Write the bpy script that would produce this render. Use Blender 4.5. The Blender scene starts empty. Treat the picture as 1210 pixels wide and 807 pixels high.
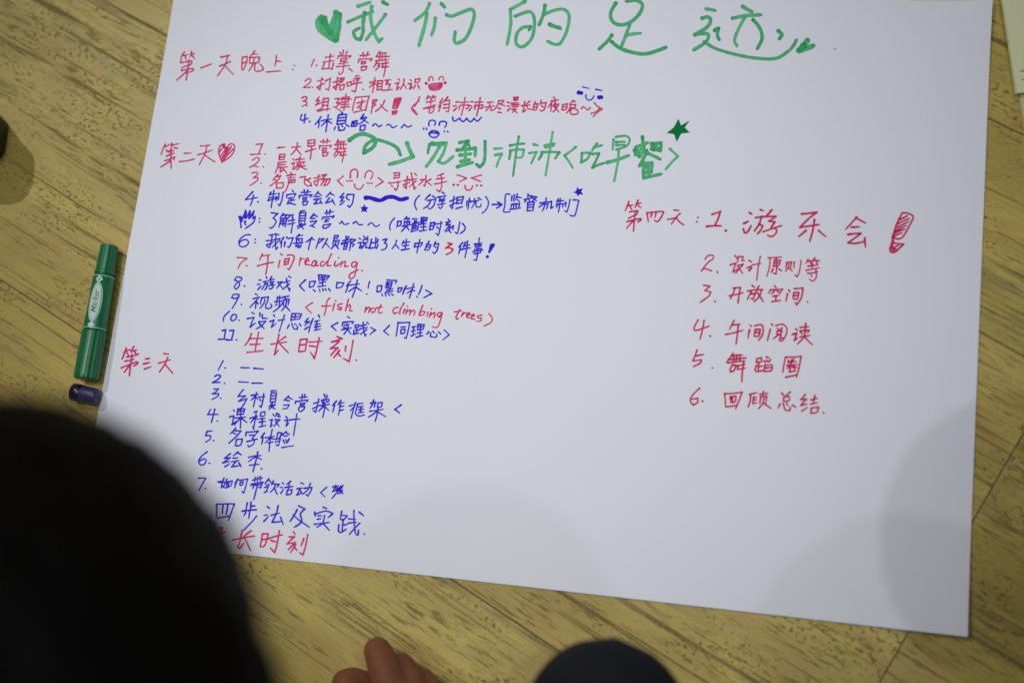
import bpy, bmesh, math, random
import numpy as np
from mathutils import Vector, Matrix, noise

S = bpy.context.scene
COL = S.collection
rnd = random.Random(7)

# ------------------------------------------------------------------ camera
RC = Matrix(((0.97780, 0.11443, -0.17554), (-0.07344, 0.97173, 0.22437), (0.19626, -0.20650, 0.95856)))  # world to camera
CAM = Vector((0.23400782, -0.32062893, 1.17192674))
FPX = 1500.0                                   # focal length in pixels of a 1210 pixel wide frame
cd = bpy.data.cameras.new("camera")
cam = bpy.data.objects.new("camera", cd)
COL.objects.link(cam)
cam.matrix_world = Matrix.Translation(CAM) @ RC.transposed().to_4x4()
cd.sensor_width = 36.0
cd.lens = 36.0 * FPX / 1210.0
cd.clip_start = 0.02
cd.clip_end = 60
cd.dof.use_dof = True
cd.dof.aperture_fstop = 2.6
S.camera = cam


def at(u, v, z=0.0):
    """the point at height z that the traced photograph shows at pixel u, v"""
    d = RC.transposed() @ Vector(((u - 605) / FPX, (403.5 - v) / FPX, -1.0))
    return CAM + d * ((z - CAM.z) / d.z)


cd.dof.focus_distance = -(RC @ (at(400, 300) - CAM)).z

# ------------------------------------------------------------------ light
w = bpy.data.worlds.new("World")
S.world = w
w.use_nodes = True
w.node_tree.nodes["Background"].inputs[0].default_value = (0.82, 0.90, 1.0, 1)
w.node_tree.nodes["Background"].inputs[1].default_value = 0.07


def lamp(name, loc, power, size, size_y=None, color=(1, 1, 1), target=(0, 0, 0)):
    l = bpy.data.lights.new(name, 'AREA')
    l.energy = power
    l.color = color
    l.shape = 'RECTANGLE' if size_y else 'DISK'
    l.size = size
    if size_y:
        l.size_y = size_y
    o = bpy.data.objects.new(name, l)
    COL.objects.link(o)
    o.location = loc
    o.rotation_euler = (Vector(target) - Vector(loc)).to_track_quat('-Z', 'Y').to_euler()
    return o


sp = bpy.data.lights.new("ceiling_downlight", 'SPOT')
sp.energy = 118
sp.color = (1.0, 0.985, 0.97)
sp.spot_size = math.radians(29)
sp.spot_blend = 1.0
sp.shadow_soft_size = 0.22
so = bpy.data.objects.new("ceiling_downlight", sp)
COL.objects.link(so)
so.location = (-0.5, 0.2, 2.6)
so.rotation_euler = (Vector((-0.07, -0.02, 0)) - so.location).to_track_quat('-Z', 'Y').to_euler()
lamp("ceiling_spot", (-1.75, 1.3, 2.7), 30, 0.05, None, (1.0, 0.97, 0.92))
lamp("ceiling_spot", (0.70, -0.20, 2.7), 6.8, 0.045, None, (0.95, 0.97, 1.0))
lamp("ceiling_spot", (0.04, -0.42, 2.7), 3.4, 0.05, None, (0.97, 0.98, 1.0))
lamp("ceiling_spot", (1.02, 0.17, 2.7), 4.0, 0.05, None, (0.95, 0.97, 1.0))

S.view_settings.view_transform = 'Standard'
S.view_settings.look = 'None'
S.view_settings.exposure = 0.0
S.view_settings.gamma = 1.0


# ------------------------------------------------------------------ helpers
def mat(name, color=(0.5, 0.5, 0.5), rough=0.5, **kw):
    m = bpy.data.materials.new(name)
    m.use_nodes = True
    b = m.node_tree.nodes["Principled BSDF"]
    b.inputs["Base Color"].default_value = (*color, 1)
    b.inputs["Roughness"].default_value = rough
    for k, v in kw.items():
        b.inputs[k.replace('_', ' ')].default_value = v
    return m


class NT:
    def __init__(s, m):
        s.t = m.node_tree
        s.b = s.t.nodes["Principled BSDF"]

    def n(s, typ, **kw):
        x = s.t.nodes.new(typ)
        for k, v in kw.items():
            setattr(x, k, v)
        return x

    def l(s, a, b):
        s.t.links.new(a, b)

    def coords(s, scale, kind='Object', loc=None, rot=(0, 0, 0)):
        tc = s.n('ShaderNodeTexCoord')
        mp = s.n('ShaderNodeMapping')
        mp.inputs['Scale'].default_value = scale
        mp.inputs['Rotation'].default_value = rot
        s.l(tc.outputs[kind], mp.inputs['Vector'])
        if loc is not None:
            s.l(loc, mp.inputs['Location'])
        return mp.outputs[0]

    def noise(s, vec, scale=1, detail=4, rough=0.6, dist=0.0):
        x = s.n('ShaderNodeTexNoise')
        x.inputs['Scale'].default_value = scale
        x.inputs['Detail'].default_value = detail
        x.inputs['Roughness'].default_value = rough
        x.inputs['Distortion'].default_value = dist
        s.l(vec, x.inputs['Vector'])
        return x.outputs[0]

    def rng(s, val, a, b, c=0.0, d=1.0):
        x = s.n('ShaderNodeMapRange')
        s.l(val, x.inputs[0])
        for i, q in enumerate((a, b, c, d)):
            x.inputs[i + 1].default_value = q
        return x.outputs[0]

    def math(s, op, a, b):
        x = s.n('ShaderNodeMath', operation=op)
        for i, q in enumerate((a, b)):
            if isinstance(q, (int, float)):
                x.inputs[i].default_value = q
            else:
                s.l(q, x.inputs[i])
        return x.outputs[0]

    def mix(s, f, a, b, mode='MIX'):
        x = s.n('ShaderNodeMix', data_type='RGBA', blend_type=mode)
        if isinstance(f, (int, float)):
            x.inputs[0].default_value = f
        else:
            s.l(f, x.inputs[0])
        for i, q in ((6, a), (7, b)):
            if isinstance(q, tuple):
                x.inputs[i].default_value = (*q, 1)
            else:
                s.l(q, x.inputs[i])
        return x.outputs[2]

    def bump(s, h, strength=0.2, dist=0.001):
        x = s.n('ShaderNodeBump')
        x.inputs['Strength'].default_value = strength
        x.inputs['Distance'].default_value = dist
        s.l(h, x.inputs['Height'])
        s.l(x.outputs[0], s.b.inputs['Normal'])


def link(name, data, parent=None):
    o = bpy.data.objects.new(name, data)
    COL.objects.link(o)
    if parent:
        o.parent = parent
    return o


def obj(name, bm, m, parent=None, smooth=False):
    me = bpy.data.meshes.new(name)
    bm.to_mesh(me)
    bm.free()
    if m:
        me.materials.append(m)
    if smooth:
        for p in me.polygons:
            p.use_smooth = True
    return link(name, me, parent)


def tag(o, label, cat, group=None):
    o['label'] = label
    o['category'] = cat
    if group:
        o['group'] = group
    return o


def thing(name, label, cat, loc=(0, 0, 0), rot=(0, 0, 0), group=None):
    o = link(name, None)
    o.location = loc
    o.rotation_euler = rot
    return tag(o, label, cat, group)


def box(bm, a, b, bevel=0.0, seg=2):
    r = bmesh.ops.create_cube(bm, size=1)
    c = [(a[i] + b[i]) / 2 for i in range(3)]
    for v in r['verts']:
        v.co = Vector((c[i] + v.co[i] * (b[i] - a[i]) for i in range(3)))
    if bevel:
        es = set(e for v in r['verts'] for e in v.link_edges)
        bmesh.ops.bevel(bm, geom=list(es), offset=bevel, segments=seg, affect='EDGES', profile=0.5)


# ------------------------------------------------------------------ materials
def floor_material():
    m = mat('wood_look_tile', rough=0.5, Specular_IOR_Level=0.25)
    t = NT(m)
    oi = t.n('ShaderNodeObjectInfo')
    off = t.n('ShaderNodeVectorMath', operation='SCALE')
    off.inputs[0].default_value = (31, 17, 9)
    t.l(oi.outputs['Random'], off.inputs['Scale'])
    L = off.outputs[0]
    big = t.noise(t.coords((1.6, 5, 1), loc=L), 2.2, 4, 0.6, 0.6)
    mid = t.noise(t.coords((6, 26, 1), loc=L), 1.3, 6, 0.7, 0.8)
    fib = t.noise(t.coords((9, 420, 1), loc=L), 1.0, 5, 0.65, 0.3)
    gr = t.noise(t.coords((480, 620, 1), loc=L), 1.0, 3, 0.7)
    c = t.mix(t.rng(big, 0.3, 0.7), (0.37, 0.275, 0.050), (0.64, 0.515, 0.125))
    c = t.mix(t.rng(mid, 0.4, 0.75, 0, 0.5), c, (0.30, 0.22, 0.055))
    c = t.mix(t.rng(fib, 0.4, 0.7, 0, 0.45), c, (0.31, 0.235, 0.055))
    c = t.mix(t.rng(gr, 0.35, 0.7, 0, 0.4), c, (0.30, 0.22, 0.08))
    # reddish and greyish stains
    st = t.noise(t.coords((6, 14, 1), loc=L), 1.5, 3, 0.5, 0.3)
    c = t.mix(t.rng(st, 0.58, 0.74, 0, 0.6), c, (0.36, 0.19, 0.05))
    st2 = t.noise(t.coords((5, 22, 3), loc=L), 1.6, 4, 0.6, 0.3)
    c = t.mix(t.rng(st2, 0.55, 0.72, 0, 0.5), c, (0.24, 0.20, 0.08))
    # long thin cracks broken into grains
    cr = t.noise(t.coords((2.6, 120, 1), loc=L), 1.0, 5, 0.62, 0.25)
    crm = t.noise(t.coords((4, 22, 1), loc=L), 1.6, 3, 0.6, 0.2)
    k1 = t.math('MULTIPLY', t.rng(cr, 0.56, 0.63), t.rng(crm, 0.36, 0.48))
    k1 = t.math('MULTIPLY', k1, t.rng(gr, 0.30, 0.5, 0.35, 1.0))
    # clusters of short dashes and pits
    sp = t.noise(t.coords((42, 330, 1), loc=L), 1.0, 4, 0.65, 0.5)
    spm = t.noise(t.coords((6, 24, 3), loc=L), 1.5, 4, 0.65, 0.5)
    k3 = t.math('MULTIPLY', t.rng(sp, 0.53, 0.62), t.rng(spm, 0.45, 0.56, 0, 0.8))
    pt = t.noise(t.coords((210, 290, 5), loc=L), 1.0, 2, 0.5, 0.2)
    ptm = t.noise(t.coords((7, 13, 7), loc=L), 1.2, 4, 0.65, 0.5)
    k2 = t.math('MULTIPLY', t.rng(pt, 0.56, 0.64), t.rng(ptm, 0.46, 0.57, 0, 0.9))
    kk = t.math('MAXIMUM', t.math('MAXIMUM', k1, k2), k3)
    c = t.mix(t.math('MULTIPLY', kk, 0.86), c, (0.11, 0.08, 0.03))
    br = t.rng(oi.outputs['Random'], 0, 1, 0.93, 1.05)
    hs = t.n('ShaderNodeHueSaturation')
    t.l(br, hs.inputs['Value'])
    t.l(c, hs.inputs['Color'])
    t.l(hs.outputs[0], t.b.inputs['Base Color'])
    t.l(t.rng(kk, 0, 1, 0.40, 0.65), t.b.inputs['Roughness'])
    t.bump(t.math('SUBTRACT', fib, t.math('MULTIPLY', kk, 1.5)), 0.25, 0.0006)
    return m


def paper_material():
    m = mat('poster_paper', rough=0.75)
    t = NT(m)
    a = t.noise(t.coords((3, 3, 3)), 1.0, 3, 0.5)
    b = t.noise(t.coords((700, 700, 700)), 1.0, 3, 0.6)
    c = t.mix(t.rng(a, 0.3, 0.7), (0.735, 0.765, 0.85), (0.755, 0.785, 0.87))
    c = t.mix(t.rng(b, 0.3, 0.7, 0, 0.08), c, (0.64, 0.66, 0.72))
    t.l(c, t.b.inputs['Base Color'])
    wv = t.noise(t.coords((9, 6, 5)), 1.0, 2, 0.4)
    t.bump(t.math('ADD', t.math('MULTIPLY', wv, 8.0), t.math('MULTIPLY', b, 0.12)), 0.25, 0.0012)
    return m


def ink_material(name, full, thin):
    m = mat(name, full, 0.75, Specular_IOR_Level=0.12)
    t = NT(m)
    at_ = t.n('ShaderNodeAttribute')
    at_.attribute_name = 'ink'
    v = t.noise(t.coords((420, 420, 1)), 1.0, 3, 0.6)
    f = t.math('ADD', at_.outputs['Fac'], t.rng(v, 0.3, 0.7, -0.18, 0.18))
    c = t.mix(t.rng(f, 0, 1), thin, full)
    t.l(c, t.b.inputs['Base Color'])
    return m


M = {
    'floor': floor_material(),
    'grout': mat('tile_joint', (0.13, 0.105, 0.055), 0.85),
    'paper': paper_material(),
    'r': ink_material('pink_marker_ink', (0.62, 0.010, 0.12), (0.68, 0.10, 0.25)),
    'R': ink_material('fresh_pink_marker_ink', (0.58, 0.002, 0.075), (0.62, 0.04, 0.15)),
    'b': ink_material('blue_marker_ink', (0.022, 0.006, 0.66), (0.075, 0.06, 0.70)),
    'B': ink_material('thick_blue_marker_ink', (0.03, 0.006, 0.58), (0.05, 0.02, 0.65)),
    'g': ink_material('green_marker_ink', (0.0, 0.28, 0.07), (0.13, 0.54, 0.27)),
    'G': ink_material('dark_green_marker_ink', (0.0, 0.17, 0.045), (0.0, 0.23, 0.06)),
    'k': ink_material('pencil_grey', (0.12, 0.12, 0.12), (0.3, 0.3, 0.3)),
    'green_plastic': mat('green_marker_plastic', (0.0, 0.135, 0.045), 0.32),
    'green_barrel': mat('green_marker_barrel', (0.0, 0.15, 0.055), 0.35),
    'white_print': mat('white_print', (0.46, 0.58, 0.52), 0.45),
    'green_print': mat('green_print', (0.01, 0.16, 0.07), 0.45),
    'blue_plastic': mat('dark_blue_cap_plastic', (0.022, 0.022, 0.085), 0.45),
    'black_plastic': mat('black_plastic', (0.006, 0.006, 0.007), 0.35),
    'cream': mat('cream_paper', (0.66, 0.68, 0.42), 0.8),
    'cream_low': mat('yellow_paper', (0.52, 0.52, 0.26), 0.8),
    'grey_print': mat('grey_print', (0.12, 0.12, 0.13), 0.7),
}
S.render.film_transparent = False


def skin_material():
    m = mat('tanned_skin', (0.30, 0.12, 0.055), 0.6, Specular_IOR_Level=0.3)
    t = NT(m)
    a = t.noise(t.coords((28, 28, 28)), 1.0, 4, 0.6)
    t.l(t.mix(t.rng(a, 0.3, 0.7), (0.15, 0.046, 0.020), (0.22, 0.078, 0.034)), t.b.inputs['Base Color'])
    b = t.noise(t.coords((260, 260, 260)), 1.0, 5, 0.7, 0.6)
    t.bump(b, 0.6, 0.0010)
    t.b.inputs['Subsurface Weight'].default_value = 0.08
    t.b.inputs['Subsurface Radius'].default_value = (0.006, 0.003, 0.001)
    return m


def cloth_material(name, c1, c2, thread):
    m = mat(name, c1, 0.95, Specular_IOR_Level=0.1)
    t = NT(m)
    tc = t.coords((thread, thread, thread), rot=(0.2, 0.1, 0.75))
    wv = t.n('ShaderNodeTexWave')
    wv.inputs['Scale'].default_value = 1.0
    wv.inputs['Distortion'].default_value = 1.2
    wv.inputs['Detail'].default_value = 2
    t.l(tc, wv.inputs['Vector'])
    nz = t.noise(t.coords((60, 60, 8)), 1.0, 4, 0.6)
    f = t.math('ADD', t.math('MULTIPLY', wv.outputs['Fac'], 0.5), t.math('MULTIPLY', nz, 0.5))
    t.l(t.mix(t.rng(f, 0.25, 0.75), c1, c2), t.b.inputs['Base Color'])
    t.bump(f, 0.35, 0.0008)
    return m


def hair_material():
    m = mat('black_hair', (0.006, 0.005, 0.005), 0.6)
    t = NT(m)
    a = t.noise(t.coords((14, 14, 260)), 1.0, 4, 0.7, 0.5)
    t.l(t.mix(t.rng(a, 0.3, 0.7), (0.0015, 0.0013, 0.0013), (0.004, 0.0034, 0.003)), t.b.inputs['Base Color'])
    t.bump(a, 0.6, 0.002)
    t.b.inputs['Specular IOR Level'].default_value = 0.06
    return m


M['skin'] = skin_material()
M['denim'] = cloth_material('dark_denim', (0.008, 0.009, 0.012), (0.020, 0.023, 0.030), 900)
M['shirt'] = cloth_material('black_cotton', (0.010, 0.010, 0.012), (0.02, 0.02, 0.022), 1200)
M['shirt_grey'] = cloth_material('grey_cotton', (0.10, 0.10, 0.11), (0.16, 0.16, 0.17), 1200)
M['hair'] = hair_material()

# ------------------------------------------------------------------ floor of large wood-look tiles
TL, TW, JOINT = 1.2, 0.63, 0.0011
GA = math.radians(-26.0)
gx, gy = Vector((math.cos(GA), math.sin(GA), 0)), Vector((-math.sin(GA), math.cos(GA), 0))
bm = bmesh.new()
bmesh.ops.create_grid(bm, x_segments=1, y_segments=1, size=6)
for v in bm.verts:
    v.co.z = -0.0010
floor = obj('floor', bm, M['grout'])
floor['kind'] = 'structure'
bm = bmesh.new()
box(bm, (JOINT / 2, JOINT / 2, -0.012), (TL - JOINT / 2, TW - JOINT / 2, 0.0), 0.0006, 2)
tile_mesh = bpy.data.meshes.new('floor_tile')
bm.to_mesh(tile_mesh)
bm.free()
tile_mesh.materials.append(M['floor'])
for row in range(-5, 5):
    for k in range(-4, 4):
        d0 = 0.466 + k * TL + (0.6 if row % 2 else 0.0)
        n0 = -0.284 + row * TW
        o = link('floor_tile', tile_mesh, floor)
        o.location = gx * d0 + gy * n0
        flip = rnd.random() < 0.5
        if flip:
            o.location = gx * (d0 + TL) + gy * (n0 + TW)
        o.rotation_euler.z = GA + (math.pi if flip else 0)

# ------------------------------------------------------------------ the poster sheet
PW, PH, PT = 0.841, 0.594, 0.00025


def sheet_z(x, y):
    """gentle waves of the sheet and slightly lifted corners, metres above the floor"""
    z = 0.0008 + 0.0009 * (0.5 + 0.5 * math.sin(5.1 * x + 2.3 * y + 0.6)) + 0.0006 * (0.5 + 0.5 * math.sin(9.0 * y - 4.0 * x))
    for cx, cy, h, r in ((PW / 2, -PH / 2, 0.0045, 0.10), (PW / 2, PH / 2, 0.004, 0.09), (-PW / 2, -PH / 2, 0.002, 0.1), (-PW / 2, PH / 2, 0.003, 0.1)):
        d = math.hypot(x - cx, y - cy)
        z += h * max(0.0, 1 - d / r) ** 2
    return z


NX, NY = 140, 100
bm = bmesh.new()
grid = [[[bm.verts.new((-PW / 2 + PW * i / NX, -PH / 2 + PH * j / NY, sheet_z(-PW / 2 + PW * i / NX, -PH / 2 + PH * j / NY) + (PT if s else 0)))
          for i in range(NX + 1)] for j in range(NY + 1)] for s in (0, 1)]
for j in range(NY):
    for i in range(NX):
        a = grid[1]
        bm.faces.new((a[j][i], a[j][i + 1], a[j + 1][i + 1], a[j + 1][i]))
        a = grid[0]
        bm.faces.new((a[j][i], a[j + 1][i], a[j + 1][i + 1], a[j][i + 1]))
ring = [(j, 0) for j in range(NY)] + [(NY, i) for i in range(NX)] + [(j, NX) for j in range(NY, 0, -1)] + [(0, i) for i in range(NX, 0, -1)]
for q in range(len(ring)):
    (j, i), (j2, i2) = ring[q], ring[(q + 1) % len(ring)]
    bm.faces.new((grid[0][j][i], grid[1][j][i], grid[1][j2][i2], grid[0][j2][i2]))
poster = obj('poster_sheet', bm, M['paper'], None, True)
for p in poster.data.polygons:
    if abs(p.normal.z) < 0.5:
        p.use_smooth = False
poster.data.set_sharp_from_angle(angle=0.6)
tag(poster, 'large white paper sheet covered with handwritten pink, blue and green lists', 'paper')

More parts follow.
